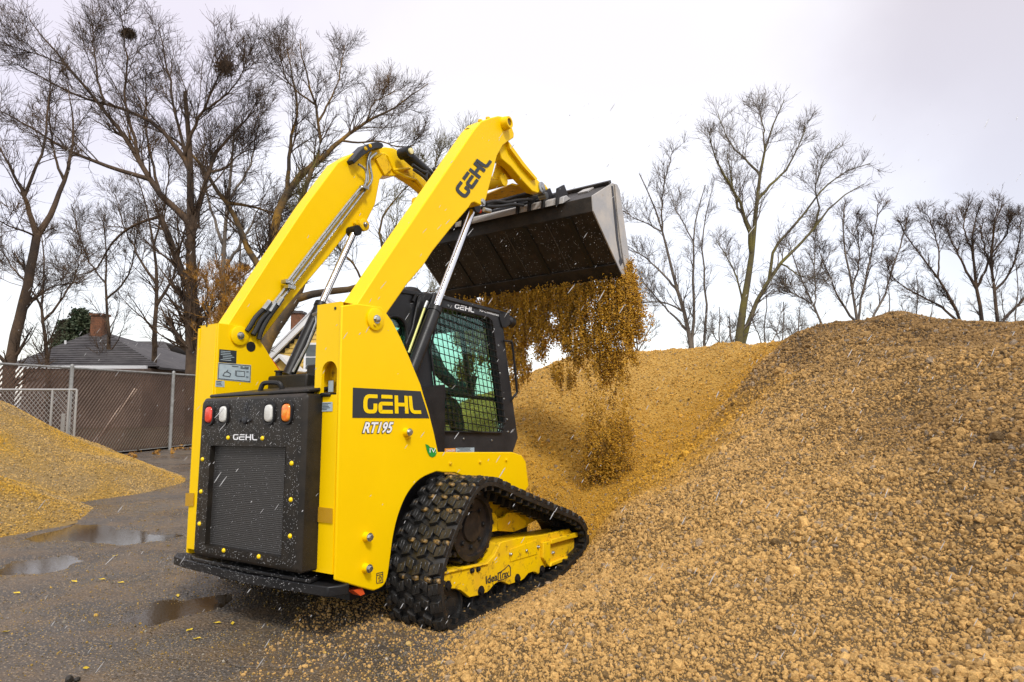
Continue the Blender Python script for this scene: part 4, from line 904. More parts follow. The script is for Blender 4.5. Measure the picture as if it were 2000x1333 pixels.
TAN = np.array((.76,.455,.15)); OCH = np.array((.74,.385,.030)); BRN_VIGN = np.array((.36,.205,.065)); YTN = np.array((.82,.505,.14))
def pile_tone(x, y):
    o = ochre_mask(x, y)[:, None]; far = np.clip((y-6.3)/1.2, 0, 1)[:, None]; br = np.clip((x-1.6)/1.3 + (vnoise(x, y, .7, 21, 3)-.5)*1.3, 0, 1)[:, None]  # br: vignette darkening towards the right, painted into the gravel colour
    base = TAN*(1-br) + BRN_VIGN*br; oc = OCH*(1-.55*far) + YTN*.55*far
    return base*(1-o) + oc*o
PILEM = vcol_mat('pile_fines', .85, .9, 60, .012)
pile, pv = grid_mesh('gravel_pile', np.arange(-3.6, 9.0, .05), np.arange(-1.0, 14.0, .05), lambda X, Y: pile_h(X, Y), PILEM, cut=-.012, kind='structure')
set_tone(pile.data, pile_tone(pv[:,0], pv[:,1])*(.17 + .38*ochre_mask(pv[:,0], pv[:,1])[:, None]))  # base darkened: shade between the stones put into its colour
# small pile at the left
LC = [(-7.7, 8.85, 2.80, .50), (-6.15, 6.2, 1.72, .46), (-8.6, 6.6, 2.6, .5)]
def lpile(x, y):
    h = np.full(x.shape, -.2); wob = (vnoise(x, y, 1.3, 31, 3)-.5)*.5
    for cx_, cy_, r_, s_ in LC:
        d = np.hypot(x-cx_, y-cy_) + wob; hh = s_*(np.sqrt(r_*r_+.09) - np.sqrt(d*d+.09)); h = np.maximum(h, hh)
    return np.where(h > 0, h + (vnoise(x, y, .2, 33, 3)-.5)*.04*np.clip(h/.1, 0, 1), h*.3)
LP1 = np.array((.84,.48,.05)); LP2 = np.array((.66,.44,.17))
lp, lv = grid_mesh('small_gravel_pile', np.arange(-11.5, -4.3, .05), np.arange(3.6, 12.2, .05), lpile, PILEM, cut=-.01, kind='structure')
def lp_tone(x, y): t = np.clip(vnoise(x, y, .5, 35, 3)*2-.5, 0, 1)[:, None]; return LP1*t + LP2*(1-t)
set_tone(lp.data, lp_tone(lv[:,0], lv[:,1])*.36)  # gap shade under the small pile's stones painted in here too

# asphalt yard: cracked, wet, with shallow dips that hold water
PUD = [[(-5.3,6.25),(-4.6,6.55),(-3.9,6.6),(-3.2,6.25),(-3.0,5.9),(-3.6,5.7),(-4.6,5.65)],
       [(-4.2,4.9),(-3.6,5.05),(-3.25,4.95),(-3.3,4.7),(-3.9,4.6),(-4.5,4.65)],
       [(-2.55,4.15),(-2.0,4.3),(-1.5,4.35),(-1.35,4.05),(-1.75,3.75),(-2.3,3.65),(-2.7,3.85)],
       [(-1.2,3.3),(-.7,3.5),(-.35,3.25),(-.6,2.95),(-1.1,3.0)]]
PUD = [np.array([(x, y) for x, y in P_]) for P_ in PUD]
# measured outlines of the standing water on the yard
def gp_(px, py): d = CAM_H*F_PX/(py-HOR); p = pw(px, py, d); return p[:2]
PUD = [np.array([gp_(*a) for a in o_]) for o_ in (
  [(62,1048),(105,1030),(150,1019),(210,1018),(260,1025),(300,1032),(352,1040),(352,1050),(310,1052),(250,1052),(190,1050),(120,1050)],
  [(-20,1112),(0,1092),(50,1080),(110,1079),(150,1086),(120,1098),(60,1108)],
  [(262,1190),(300,1165),(360,1150),(420,1146),(470,1150),(440,1168),(380,1185),(310,1196)])]
def poly_sd(x, y, P_):                           # signed distance, negative inside
    best = np.full(x.shape, 1e9); ins = np.zeros(x.shape, bool); n = len(P_)
    for i in range(n):
        a, b = P_[i-1], P_[i]; e = b-a; t = np.clip(((x-a[0])*e[0]+(y-a[1])*e[1])/(e@e), 0, 1); best = np.minimum(best, np.hypot(x-a[0]-t*e[0], y-a[1]-t*e[1]))
        c = ((a[1] > y) != (b[1] > y)) & (x < (b[0]-a[0])*(y-a[1])/(b[1]-a[1]+1e-12)+a[0]); ins ^= c
    return np.where(ins, -best, best)
def ground_h(x, y):
    fd0 = np.clip(1.2-np.hypot(x, y)/9, 0, 1); h = (vnoise(x, y, .5, 41, 4)-.5)*.012*fd0 + (vnoise(x, y, 2.5, 42, 2)-.5)*.02*np.clip((np.hypot(x, y)-1)/5, 0, 1)*fd0 + (vnoise(x, y, .09, 43, 2)-.5)*.005*fd0
    dip = np.zeros(x.shape)
    for P_ in PUD:
        s = poly_sd(x, y, P_) + (vnoise(x, y, .22, 44, 4)-.5)*.34; dip = np.maximum(dip, np.clip(.5 - s/.30, 0, 1))
    wt = dip*dip*(3-2*dip); return h*(1-.8*wt) - .030*wt + .006
def asphalt_mat():
    m = bpy.data.materials.new('wet_asphalt'); m.use_nodes = True; t = m.node_tree; n = t.nodes; l = t.links; p = n['Principled BSDF']
    c = n.new('ShaderNodeTexCoord'); O = c.outputs['Object']
    def noise(sc, det=6, ro=.6): z = n.new('ShaderNodeTexNoise'); z.inputs['Scale'].default_value = sc; z.inputs['Detail'].default_value = det; z.inputs['Roughness'].default_value = ro; l.new(O, z.inputs['Vector']); return z.outputs['Fac']
    def rng(s, a, b, c_=0, d=1): r = n.new('ShaderNodeMapRange'); r.inputs[1].default_value = a; r.inputs[2].default_value = b; r.inputs[3].default_value = c_; r.inputs[4].default_value = d; l.new(s, r.inputs[0]); return r.outputs[0]
    def mix(f, a, b):
        x_ = n.new('ShaderNodeMix'); x_.data_type = 'RGBA'; l.new(f, x_.inputs[0])
        for s_, k_ in ((a, 6), (b, 7)):
            if isinstance(s_, tuple): x_.inputs[k_].default_value = (*s_, 1)
            else: l.new(s_, x_.inputs[k_])
        return x_.outputs[2]
    base = mix(rng(noise(1.1), .35, .65), (.046,.039,.033), (.095,.080,.064))
    v = n.new('ShaderNodeTexVoronoi'); v.inputs['Scale'].default_value = 75; l.new(O, v.inputs['Vector'])
    s3 = n.new('ShaderNodeSeparateColor'); l.new(v.outputs['Color'], s3.inputs[0])
    g = n.new('ShaderNodeMath'); g.operation = 'MULTIPLY'; l.new(rng(s3.outputs[0], .55, .62), g.inputs[0]); l.new(rng(v.outputs['Distance'], .45, .25), g.inputs[1])
    ag = mix(s3.outputs[1], (.42,.28,.13), (.24,.20,.16)); base = mix(g.outputs[0], base, ag)
    base = mix(rng(noise(2.3, 8, .7), .44, .64, 0, .65), base, (.17,.11,.055))
    wet = rng(noise(.9, 5), .42, .58)
    l.new(base, p.inputs['Base Color']); l.new(rng(wet, 0, 1, .55, .16), p.inputs['Roughness'])
    b1_ = n.new('ShaderNodeBump'); b1_.inputs['Strength'].default_value = .9; b1_.inputs['Distance'].default_value = .006; l.new(v.outputs['Distance'], b1_.inputs['Height']); b1_.invert = True
    cr_ = n.new('ShaderNodeTexVoronoi'); cr_.feature = 'DISTANCE_TO_EDGE'; cr_.inputs['Scale'].default_value = .85
    w_ = n.new('ShaderNodeMix'); w_.data_type = 'RGBA'; w_.blend_type = 'LINEAR_LIGHT'; w_.inputs[0].default_value = .22; z2 = n.new('ShaderNodeTexNoise'); z2.inputs['Scale'].default_value = 2.2; z2.inputs['Detail'].default_value = 6; l.new(O, z2.inputs['Vector']); l.new(O, w_.inputs[6]); l.new(z2.outputs['Color'], w_.inputs[7]); l.new(w_.outputs[2], cr_.inputs['Vector'])
    b2_ = n.new('ShaderNodeBump'); b2_.inputs['Strength'].default_value = .6; b2_.inputs['Distance'].default_value = .012; l.new(rng(cr_.outputs['Distance'], 0, .008), b2_.inputs['Height']); l.new(b1_.outputs[0], b2_.inputs['Normal'])
    b3_ = n.new('ShaderNodeBump'); b3_.inputs['Strength'].default_value = .5; b3_.inputs['Distance'].default_value = .02; l.new(noise(22, 6, .7), b3_.inputs['Height']); l.new(b2_.outputs[0], b3_.inputs['Normal'])
    l.new(b3_.outputs[0], p.inputs['Normal']); p.inputs['Specular IOR Level'].default_value = .5
    return m
ASP = asphalt_mat()
xs = np.concatenate([[-300,-120,-60,-30,-18,-13], np.arange(-10, 3.0, .06), [3.5,5,8,13,20,40,90,200,300]])
ys = np.concatenate([[-120,-40,-10,-3,-.5], np.arange(.8, 9.5, .06), np.arange(9.6, 18, .3), [19,21,25,32,45,70,120,240,500]])
grd, _ = grid_mesh('asphalt_ground', xs, ys, ground_h, ASP, kind='structure')
WAT = mat('puddle_water', (.055,.036,.018), rough=.03, bump=.12, bscale=55, bdist=.003, spec=.6)
for P_ in PUD:
    c = P_.mean(0); o_ = [c + (q_-c)*1.12 + (q_-c)/np.linalg.norm(q_-c)*.12 for q_ in P_]
    MB().add([(q_[0], q_[1], -.008) for q_ in o_], [tuple(range(len(o_)))]).build('puddle', WAT, None, kind='structure')

# ---- stones
def stone_src(seed, sub=2):
    bm = bmesh.new(); bmesh.ops.create_icosphere(bm, subdivisions=sub, radius=1); r = np.random.RandomState(seed)
    pl = r.randn(9, 3); pl /= np.linalg.norm(pl, axis=1)[:, None]; dd = r.uniform(.55, .9, 9); sc = r.uniform(.6, 1.15, 3)
    for v in bm.verts:
        p = np.array(v.co)
        for a, d in zip(pl, dd):
            k = p @ a
            if k > d: p = p - a*(k-d)*.9
        p = p*sc + r.randn(3)*.03; v.co = p
    me = bpy.data.meshes.new('stone'); bm.to_mesh(me); bm.free(); return me
STONEM = vcol_mat('stone_surface', .8, .6, 2.2, .25, inst=True)
coll = bpy.data.collections.new('stone_shapes')
for s in range(6):
    me = stone_src(s, 1); me.materials.append(STONEM); o = bpy.data.objects.new('stone_shape', me); coll.objects.link(o)
def scatter(name, P_, scale, tone, seed, label=None, stretch=None, rot=None, **props):
    n = len(P_); r = np.random.RandomState(seed); me = bpy.data.meshes.new(name); me.vertices.add(n); me.vertices.foreach_set('co', P_.astype(np.float32).ravel())
    a = me.attributes.new('size', 'FLOAT_VECTOR', 'POINT'); sc = scale[:, None]*(r.uniform(.75, 1.25, (n, 3)) if stretch is None else stretch); a.data.foreach_set('vector', sc.astype(np.float32).ravel())
    a = me.attributes.new('turn', 'FLOAT_VECTOR', 'POINT'); a.data.foreach_set('vector', (r.uniform(-3.14, 3.14, (n, 3)) if rot is None else rot).astype(np.float32).ravel())
    set_tone(me, tone)
    o = bpy.data.objects.new(name, me); SC.collection.objects.link(o)
    g = bpy.data.node_groups.new(name, 'GeometryNodeTree'); g.interface.new_socket('Geometry', in_out='INPUT', socket_type='NodeSocketGeometry'); g.interface.new_socket('Geometry', in_out='OUTPUT', socket_type='NodeSocketGeometry')
    N_ = g.nodes; gi = N_.new('NodeGroupInput'); go = N_.new('NodeGroupOutput'); ip = N_.new('GeometryNodeInstanceOnPoints'); mp_ = N_.new('GeometryNodeMeshToPoints')
    ci = N_.new('GeometryNodeCollectionInfo'); ci.inputs['Collection'].default_value = coll; ci.inputs['Separate Children'].default_value = True; ci.inputs['Reset Children'].default_value = True
    def attr(nm, ty): x_ = N_.new('GeometryNodeInputNamedAttribute'); x_.data_type = ty; x_.inputs['Name'].default_value = nm; return x_.outputs['Attribute']
    g.links.new(gi.outputs[0], mp_.inputs['Mesh']); g.links.new(mp_.outputs[0], ip.inputs['Points']); g.links.new(ci.outputs[0], ip.inputs['Instance']); ip.inputs['Pick Instance'].default_value = True
    ri = N_.new('FunctionNodeRandomValue'); ri.data_type = 'INT'; ri.inputs[4].default_value = 0; ri.inputs[5].default_value = 5; ri.inputs['Seed'].default_value = seed; g.links.new(ri.outputs[2], ip.inputs['Instance Index'])
    e2 = N_.new('FunctionNodeEulerToRotation'); g.links.new(attr('turn', 'FLOAT_VECTOR'), e2.inputs[0]); g.links.new(e2.outputs[0], ip.inputs['Rotation']); g.links.new(attr('size', 'FLOAT_VECTOR'), ip.inputs['Scale']); g.links.new(ip.outputs[0], go.inputs[0])
    md = o.modifiers.new('stones', 'NODES'); md.node_group = g
    for a_, b_ in props.items(): o[a_] = b_
    return o
def tvar(t, r, v=.22): 
    k = np.exp(r.normal(0, v, (len(t), 1))); t = t*k; g_ = r.rand(len(t)) < .06; t[g_] = t[g_]*.3 + np.array((.40,.33,.26))*.6; b_ = r.rand(len(t)) < .05; t[b_] *= .35
    return np.clip(t*np.minimum(1, .85/t.max(1, keepdims=True)), .01, .85)
r = np.random.RandomState(71)
def vis(x, y, z, mg=330):                        # keep what the camera could plausibly see
    dep = y; px = CX + F_PX*x/np.maximum(y, .05); py = HOR - F_PX*(z-CAM_H)/np.maximum(y, .05)
    return (y > .6) & (px > -mg*2) & (px < 2000+mg*3) & (py < 1333+mg*3)
parts_ = []
for (y0_, y1_, n_, s0_, s1_) in ((.6,3.2,82000,.004,.020),(3.2,5.2,95000,.005,.021),(5.2,9.2,135000,.006,.024)):
    x = r.uniform(-3.2, 5.8, n_*2); y = r.uniform(y0_, y1_, n_*2); z = pile_h(x, y); k = (z > -.0) & vis(x, y, z); x, y, z = x[k][:n_], y[k][:n_], z[k][:n_]
    s = s0_ + (s1_-s0_)*r.beta(1.0, 3.0, len(x))*(.55+.9*vnoise(x, y, .6, 77, 3)); big = r.rand(len(x)) < .02; s[big] *= r.uniform(1.4, 2.3, big.sum())
    s = np.where((ochre_mask(x, y) > .6) & (r.rand(len(x)) < .75), s*.7, s)
    parts_.append(np.stack([x, y, z+s*.25, s], 1))
x = r.uniform(-.6, 3.6, 150000); y = r.uniform(1.2, 4.4, 150000); z = pile_h(x, y); k = (z > 0) & vis(x, y, z); x, y, z = x[k], y[k], z[k]; parts_.append(np.stack([x, y, z+.001, r.uniform(.0022, .0050, len(x))], 1))
Q = np.vstack(parts_)
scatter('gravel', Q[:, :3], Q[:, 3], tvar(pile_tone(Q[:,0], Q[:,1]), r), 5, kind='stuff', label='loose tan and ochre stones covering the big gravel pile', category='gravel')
x = r.uniform(-11, -4.4, 130000); y = r.uniform(3.9, 11, 130000); z = lpile(x, y); k = (z > 0) & vis(x, y, z, 330); x, y, z = x[k], y[k], z[k]
s = .006 + .011*r.beta(1.5, 3, len(x))
scatter('gravel', np.stack([x, y, z+s*.3], 1), s, tvar(lp_tone(x, y), r, .4), 6, kind='stuff', label='small yellow stones covering the low pile by the fence', category='gravel')
# grit on the yard, denser at the feet of the piles
x = r.uniform(-9, 1.6, 300000); y = 1.6 + 9*r.rand(300000)**1.6; ph = pile_h(x, y); 
foot = np.exp(-np.clip(-ph, 0, 9)/.07) ; k = (ph < .02) & vis(x, y, 0*x, 10) & (r.rand(len(x)) < .5 + .5*np.clip(foot*1.2-.1, 0, 1)) & ((vnoise(x, y, .8, 51, 3) > .42) | (foot > .4))
x, y = x[k], y[k]; z = ground_h(x, y); s = .0018 + .0055*r.beta(1, 4, len(x)); big = r.rand(len(x)) < .02 + .10*foot[k]; s[big] *= 2.2
tt = np.where(r.rand(len(x))[:, None] < .45, np.array((.30,.26,.20)), np.array((.48,.30,.06))); 
xb = r.uniform(-1.2, 1.2, 160000); yb = r.uniform(1.5, 5.2, 160000); pb_ = pile_h(xb, yb); kb = (pb_ < .03) & (pb_ > -.16) & (r.rand(160000) < np.exp(pb_/.045)*.5); xb, yb = xb[kb], yb[kb]; sb = .003 + .012*r.beta(1, 3.2, len(xb))
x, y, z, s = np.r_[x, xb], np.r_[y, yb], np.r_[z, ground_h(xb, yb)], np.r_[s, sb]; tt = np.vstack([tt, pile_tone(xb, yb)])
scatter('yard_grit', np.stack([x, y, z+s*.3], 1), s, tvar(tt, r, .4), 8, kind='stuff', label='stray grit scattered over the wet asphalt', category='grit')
# ================================================================== TREES
def grow_lines(S, D, L, K, r, wig, trop):        # N polylines of K points
    n = len(S); P = np.zeros((n, K, 3)); P[:, 0] = S; d = D.copy(); st = (L/(K-1))[:, None]
    for k in range(1, K):
        d = d + r.randn(n, 3)*wig + np.array((0, 0, trop)); d /= np.linalg.norm(d, axis=1)[:, None]; P[:, k] = P[:, k-1] + d*st
    return P
def spawn(P, R, per, lr, ang, K, r, t0=.15, t1=1., wig=.12, trop=.05, rk=.55, rmin=.006, flat=.0, taper=.8):
    n, k, _ = P.shape; idx = np.repeat(np.arange(n), per); t = t0 + (t1-t0)*r.rand(len(idx)); f = t*(k-1); i = np.minimum(f.astype(int), k-2); u = (f-i)[:, None]
    A = P[idx, i]; B = P[idx, i+1]; S = A*(1-u)+B*u; T = B-A; T /= np.linalg.norm(T, axis=1)[:, None]+1e-9
    pr = R[idx, i]*(1-u[:, 0]) + R[idx, i+1]*u[:, 0]
    q = r.randn(len(idx), 3); q[:, 1] *= (1-flat); q -= T*(q*T).sum(1)[:, None]; q /= np.linalg.norm(q, axis=1)[:, None]
    a = r.normal(ang, .18, len(idx))[:, None]; D = T*np.cos(a) + q*np.sin(a); D[:, 2] += .12; D /= np.linalg.norm(D, axis=1)[:, None]
    L = (lr[0] + (lr[1]-lr[0])*r.rand(len(idx)))*(1.15-.80*t)
    Q = grow_lines(S, D, L, K, r, wig, trop); r0 = np.clip(pr*rk, rmin, .35)[:, None]; RR = r0*(1-taper*np.linspace(0, 1, K))[None]; RR = np.maximum(RR, rmin*.55)
    return Q, RR
def sweep(P, R, sides):
    n, k, _ = P.shape; T = np.zeros_like(P); T[:, 1:-1] = P[:, 2:]-P[:, :-2]; T[:, 0] = P[:, 1]-P[:, 0]; T[:, -1] = P[:, -1]-P[:, -2]; T /= np.linalg.norm(T, axis=2)[:, :, None]+1e-9
    ref = np.where(np.abs(T[:, :, 2:3]) > .9, np.array((1., 0, 0)), np.array((0, 0, 1.))); ref = np.broadcast_to(np.where(np.abs(T[:, :1, 2:3]) > .8, np.array((1., 0, 0)), np.array((0, 0, 1.))), T.shape)
    a = np.cross(T, ref); a /= np.linalg.norm(a, axis=2)[:, :, None]+1e-9; b = np.cross(T, a)
    th = 2*math.pi*np.arange(sides)/sides; V = P[:, :, None] + R[:, :, None, None]*(np.cos(th)[None, None, :, None]*a[:, :, None] + np.sin(th)[None, None, :, None]*b[:, :, None])
    i = np.arange(n*k*sides).reshape(n, k, sides); f = np.stack([i[:, :-1], np.roll(i, -1, 2)[:, :-1], np.roll(i, -1, 2)[:, 1:], i[:, 1:]], -1).reshape(-1, 4)
    return V.reshape(-1, 3), f
def np_mesh(name, V, F, m, parent=None, smooth=True, **props):
    me = bpy.data.meshes.new(name); me.vertices.add(len(V)); me.vertices.foreach_set('co', V.astype(np.float32).ravel()); k = F.shape[1]; me.loops.add(F.size); me.loops.foreach_set('vertex_index', F.astype(np.int32).ravel())
    me.polygons.add(len(F)); me.polygons.foreach_set('loop_start', np.arange(0, F.size, k)); me.polygons.foreach_set('use_smooth', [smooth]*len(F)); me.update(calc_edges=True); me.materials.append(m)
    o = bpy.data.objects.new(name, me); SC.collection.objects.link(o)
    if parent: o.parent = parent
    for a, b in props.items(): o[a] = b
    return o
BARK = mat('bark_dark', (.045, .033, .026), rough=.9, spec=.2, col2=(.10, .066, .042), vscale=1.5, bump=.5, bscale=25, bdist=.02, dirt=(.24, .12, .02), dscale=.6, dlo=.58, dhi=.72)
BARKG = mat('bark_grey', (.10, .082, .07), rough=.85, col2=(.17, .135, .10), vscale=2.5, bump=.4, bscale=25, bdist=.02)
BARKO = mat('bark_ochre_moss', (.16, .095, .03), rough=.9, col2=(.055, .042, .03), vscale=1.6, bump=.5, bscale=25, bdist=.02, dirt=(.32, .17, .02), dscale=1.1, dlo=.52, dhi=.66)
BARKY = mat('bark_green_moss', (.13, .11, .025), rough=.9, col2=(.07, .055, .035), vscale=1.2, bump=.5, bscale=25, bdist=.02)
def gy(d): return HOR + CAM_H*F_PX/d
def tree(label, limbs, d, m, seed, name='bare_tree', dens=(9, 7, 6), L1=(1.6, 3.4), L2=(.8, 1.6), L3=(.35, .8), twig=None, ang=.72, rmin=.007, group=None, trop=.05, cat='bare tree', spread=1.6, sub=True):
    r = np.random.RandomState(seed); base = limbs[0][0][0]
    c = pw(base[0], gy(d), d); root = empty(name, (c[0], c[1], 0), label=label, category=cat)
    if group: root['group'] = group
    k = 14; PL = []; RL = []; seen = []
    for li, lm in enumerate(limbs):
        px, w0, w1 = lm[:3]; w1 = min(w1, 1.5) if w1 < 3.5 else w1; d0, d1 = (lm[3] if len(lm) > 3 else (0, r.uniform(-spread, spread)))
        q = np.array(px, float); s = np.concatenate([[0], np.cumsum(np.linalg.norm(np.diff(q, axis=0), axis=1))]); s /= s[-1]; u = np.linspace(0, 1, k)
        X = np.interp(u, s, q[:, 0]); Y_ = np.interp(u, s, q[:, 1]); sm = lambda a: np.concatenate([[a[0]], (a[:-2]+2*a[1:-1]+a[2:])/4, [a[-1]]]); X, Y_ = sm(X), sm(Y_)
        j = r.randn(k)*(1.2 if li else .6); j[0] = 0; X = X+j
        if li and len(lm) <= 3 or li:          # join the limb to the nearest point of what is already there
            best = min(((np.hypot(X[0]-a_[0], Y_[0]-a_[1]), a_) for a_ in seen), key=lambda t_: t_[0])
            if best[0] < 70:
                bx_, by_, bd_, bw_ = best[1]; sh = (1-u)**3; X = X+(bx_-X[0])*sh; Y_ = Y_+(by_-Y_[0])*sh; d0 = bd_-d; d1 = d0+r.uniform(-spread, spread); w0 = min(w0, bw_*.95)
        dd = d + d0 + (d1-d0)*u; ww = w0+(w1-w0)*u**.8; seen += [tuple(t_) for t_ in zip(X, Y_, dd, ww)]; P = np.array([pw(x, y, z) for x, y, z in zip(X, Y_, dd)]); R = (w0 + (w1-w0)*u**.8)*d/F_PX/2; PL.append(P); RL.append(R)
    P = np.array(PL); R = np.array(RL); off = np.array(root.location)
    V, F = sweep(P[:1]-off, R[:1], 10); np_mesh('trunk', V, F, m, root)
    for i in range(1, len(P)): V, F = sweep(P[i:i+1]-off, R[i:i+1], 8); np_mesh('limb', V, F, m, root)
    tm = twig or m
    P1, R1 = spawn(P, R, dens[0], L1, ang*.8, 8, r, .22, 1., .09, trop, .42, rmin*1.6)
    P2_, R2 = spawn(P1, R1, dens[1], L2, ang, 6, r, .12, 1., .10, trop, .6, rmin)
    Pa, Ra = spawn(P, R, dens[1], L2, ang*1.1, 6, r, .25, 1., .15, trop, .25, rmin)
    P2_ = np.vstack([P2_, Pa]); R2 = np.vstack([R2, Ra])
    P3, R3 = spawn(P2_, R2, dens[2], L3, ang, 4, r, .1, 1., .12, trop, .75, rmin*.95)
    Vs = []; Fs = []; o = 0
    for p_, r_, s_ in ((P1, R1, 5), (P2_, R2, 3), (P3, R3, 3)):
        V, F = sweep(p_-off, r_, s_); Vs.append(V); Fs.append(F+o); o += len(V)
    np_mesh('twigs', np.vstack(Vs), np.vstack(Fs), tm, root, kind='stuff')
    return root, P1, P2_
G_ = 880
# left: forked tree in front of the houses
tree('slim dark tree forking into a V at the left edge, above the fence', [
 ([(8,gy(15)),(20,700),(48,585),(62,520),(72,462)],26,15,(0,0)), ([(72,462),(52,400),(38,360),(22,333),(8,305),(-12,270)],12,3), ([(49,388),(62,350),(84,305),(92,250),(97,160),(100,100)],9,2), ([(72,462),(95,430),(110,395),(126,350),(137,315),(144,275),(140,220),(134,165)],13,3), ([(97,350),(98,300),(97,250),(95,200)],6,2), ([(40,620),(60,590),(100,560),(150,552)],6,2), ([(72,462),(40,450),(10,440),(-20,420)],5,1.5)],
 15, BARK, 1, dens=(6,6,6), L1=(.8,1.8), L2=(.4,.9), L3=(.2,.45), rmin=.006)
tr1, t1a, t1b = tree('broad dark tree with long limbs sweeping left and a stub, left of the raised arms', [
 ([(378,gy(21)),(376,700),(374,600),(373,520),(374,446),(371,315),(366,240),(362,180)],34,7,(0,0)),
 ([(398,gy(21)),(392,650),(382,580),(358,540),(342,500),(330,460),(320,430),(314,424)],26,12,(0,-.5)),
 ([(362,450),(330,415),(300,375),(279,347),(266,310),(236,262),(202,216),(165,170),(135,135),(95,85),(54,36)],15,2.5),
 ([(275,350),(240,338),(200,325),(160,308),(120,290),(60,250),(0,216),(-30,205)],10,3),
 ([(405,330),(385,300),(369,288),(340,258),(315,238),(270,220),(225,207),(150,190),(80,150),(20,120)],11,2),
 ([(374,446),(384,430),(395,385),(405,338),(424,300),(441,270),(477,245),(490,220),(504,194)],14,2.5),
 ([(371,315),(380,260),(396,225),(410,190),(428,148),(440,105)],9,2),
 ([(366,340),(355,280),(340,220),(330,150),(318,90),(308,45)],9,2),
 ([(266,310),(255,250),(240,190),(250,120),(240,60),(235,25)],8,2),
 ([(202,216),(190,160),(185,110),(180,60)],6,1.5), ([(300,375),(290,300),(280,230),(285,150)],7,2), ([(320,430),(270,440),(220,470),(190,530),(120,545)],7,2), ([(135,135),(80,110),(20,90)],4,1.5), ([(405,338),(440,330),(470,300),(500,290)],6,2), ([(396,225),(440,190),(470,150),(480,120)],5,1.5)],
 21, BARK, 2, dens=(15,9,5), L1=(1.4,3.0), L2=(.7,1.5), L3=(.35,.8), rmin=.007)
tree('tree with orange tinted trunks and snow dusted S shaped limb, behind the left arm', [
 ([(500,gy(23)),(505,700),(512,600),(518,536),(531,495),(535,441),(544,405),(571,351),(621,315)],30,12,(0,0)),
 ([(618,316),(666,275),(690,255),(715,238),(765,216),(800,190),(836,164)],11,2),
 ([(518,536),(500,505),(477,472),(462,430),(450,396),(423,374),(400,328),(360,283),(310,255),(260,240)],15,3),
 ([(535,441),(560,448),(576,450),(584,404),(589,369),(605,340),(621,315),(628,285),(625,252),(616,203),(598,149),(585,77)],14,2.5),
 ([(556,370),(558,346),(562,279),(575,245),(585,216),(575,170),(567,135),(560,100)],10,2),
 ([(625,252),(645,200),(665,150),(672,90)],6,1.5), ([(616,203),(580,180),(555,150),(545,90)],6,1.5), ([(666,275),(700,280),(740,275),(780,290),(810,285)],5,1.5), ([(450,396),(480,400),(530,415),(560,425)],8,3), ([(715,238),(730,200),(770,180)],4,1.5)],
 23, BARKO, 3, twig=BARK, dens=(14,9,5), L1=(1.2,2.6), L2=(.6,1.3), L3=(.3,.7), rmin=.007)
tree('low mossy tree leaning right, with a long horizontal limb behind the loader', [
 ([(500,gy(17)),(504,720),(512,674),(530,650),(548,631),(577,591),(595,552),(598,520),(592,440),(584,404),(595,361),(610,330)],34,8,(0,0)),
 ([(577,597),(600,585),(638,577),(670,575),(699,570),(720,560),(739,544),(750,515),(757,494),(782,454),(790,430),(800,412),(815,385),(830,372),(850,340),(855,290)],19,3,(0,.3)),
 ([(740,540),(760,560),(800,575),(850,570)],5,2), ([(595,552),(620,470),(660,430),(700,415),(740,400)],7,2), ([(757,494),(740,440),(760,400),(800,360),(830,330)],6,1.5), ([(782,454),(820,430),(860,420),(900,400)],5,1.5), ([(700,569),(690,520),(660,490),(650,440)],5,1.5), ([(830,372),(870,350),(900,320),(905,275)],4,1)],
 17, BARKO, 4, twig=BARKY, dens=(9,7,6), L1=(.8,2.0), L2=(.5,1.0), L3=(.25,.6), rmin=.006)
for i, (lab, limbs, d, m_) in enumerate([
 ('grey straight trunked tree just right of the dark trunks', [([(428,gy(27)),(430,650),(437,540),(436,470),(446,390),(452,330),(458,260)],16,4,(0,0)), ([(437,540),(470,480),(490,440),(520,380)],8,2), ([(436,470),(410,400),(395,330),(400,260)],7,2), ([(446,390),(480,340),(500,280),(510,200)],6,2)], 27, BARKG),
 ('dark slender tree rising behind the chimney roof', [([(300,gy(30)),(302,650),(308,560),(300,470),(285,400),(262,330)],14,3,(0,0)), ([(308,560),(270,500),(240,440),(225,380)],7,2), ([(302,600),(340,540),(350,470),(345,400)],7,2), ([(300,470),(320,400),(330,340),(328,280)],6,2)], 30, BARK),
 ('thin tree behind the grey roof, beside the evergreen', [([(215,gy(30)),(213,650),(205,560),(210,500),(200,430)],11,3,(0,0)), ([(205,560),(170,510),(150,450),(140,400)],6,2), ([(209,600),(250,550),(265,480),(270,430)],6,2)], 31, BARK),
 ('thin tree at the far left behind the roof', [([(95,gy(28)),(92,680),(80,600),(88,520),(80,450)],12,3,(0,0)), ([(80,600),(50,550),(20,520),(0,480)],6,2), ([(88,640),(120,590),(150,540),(160,480)],6,2)], 28, BARK),
 ('pale thin tree between the grey trunk and the left tower', [([(460,gy(31)),(462,640),(470,560),(466,500),(476,420)],11,3,(0,0)), ([(470,560),(500,520),(520,470),(540,420)],6,2), ([(466,600),(440,560),(425,520),(420,480)],6,2)], 31, BARKG)]):
    tree(lab, limbs, d, m_, 20+i, dens=(12,7,6), L1=(1.4,3.0), L2=(.7,1.4), L3=(.35,.8), rmin=.009, twig=BARK)
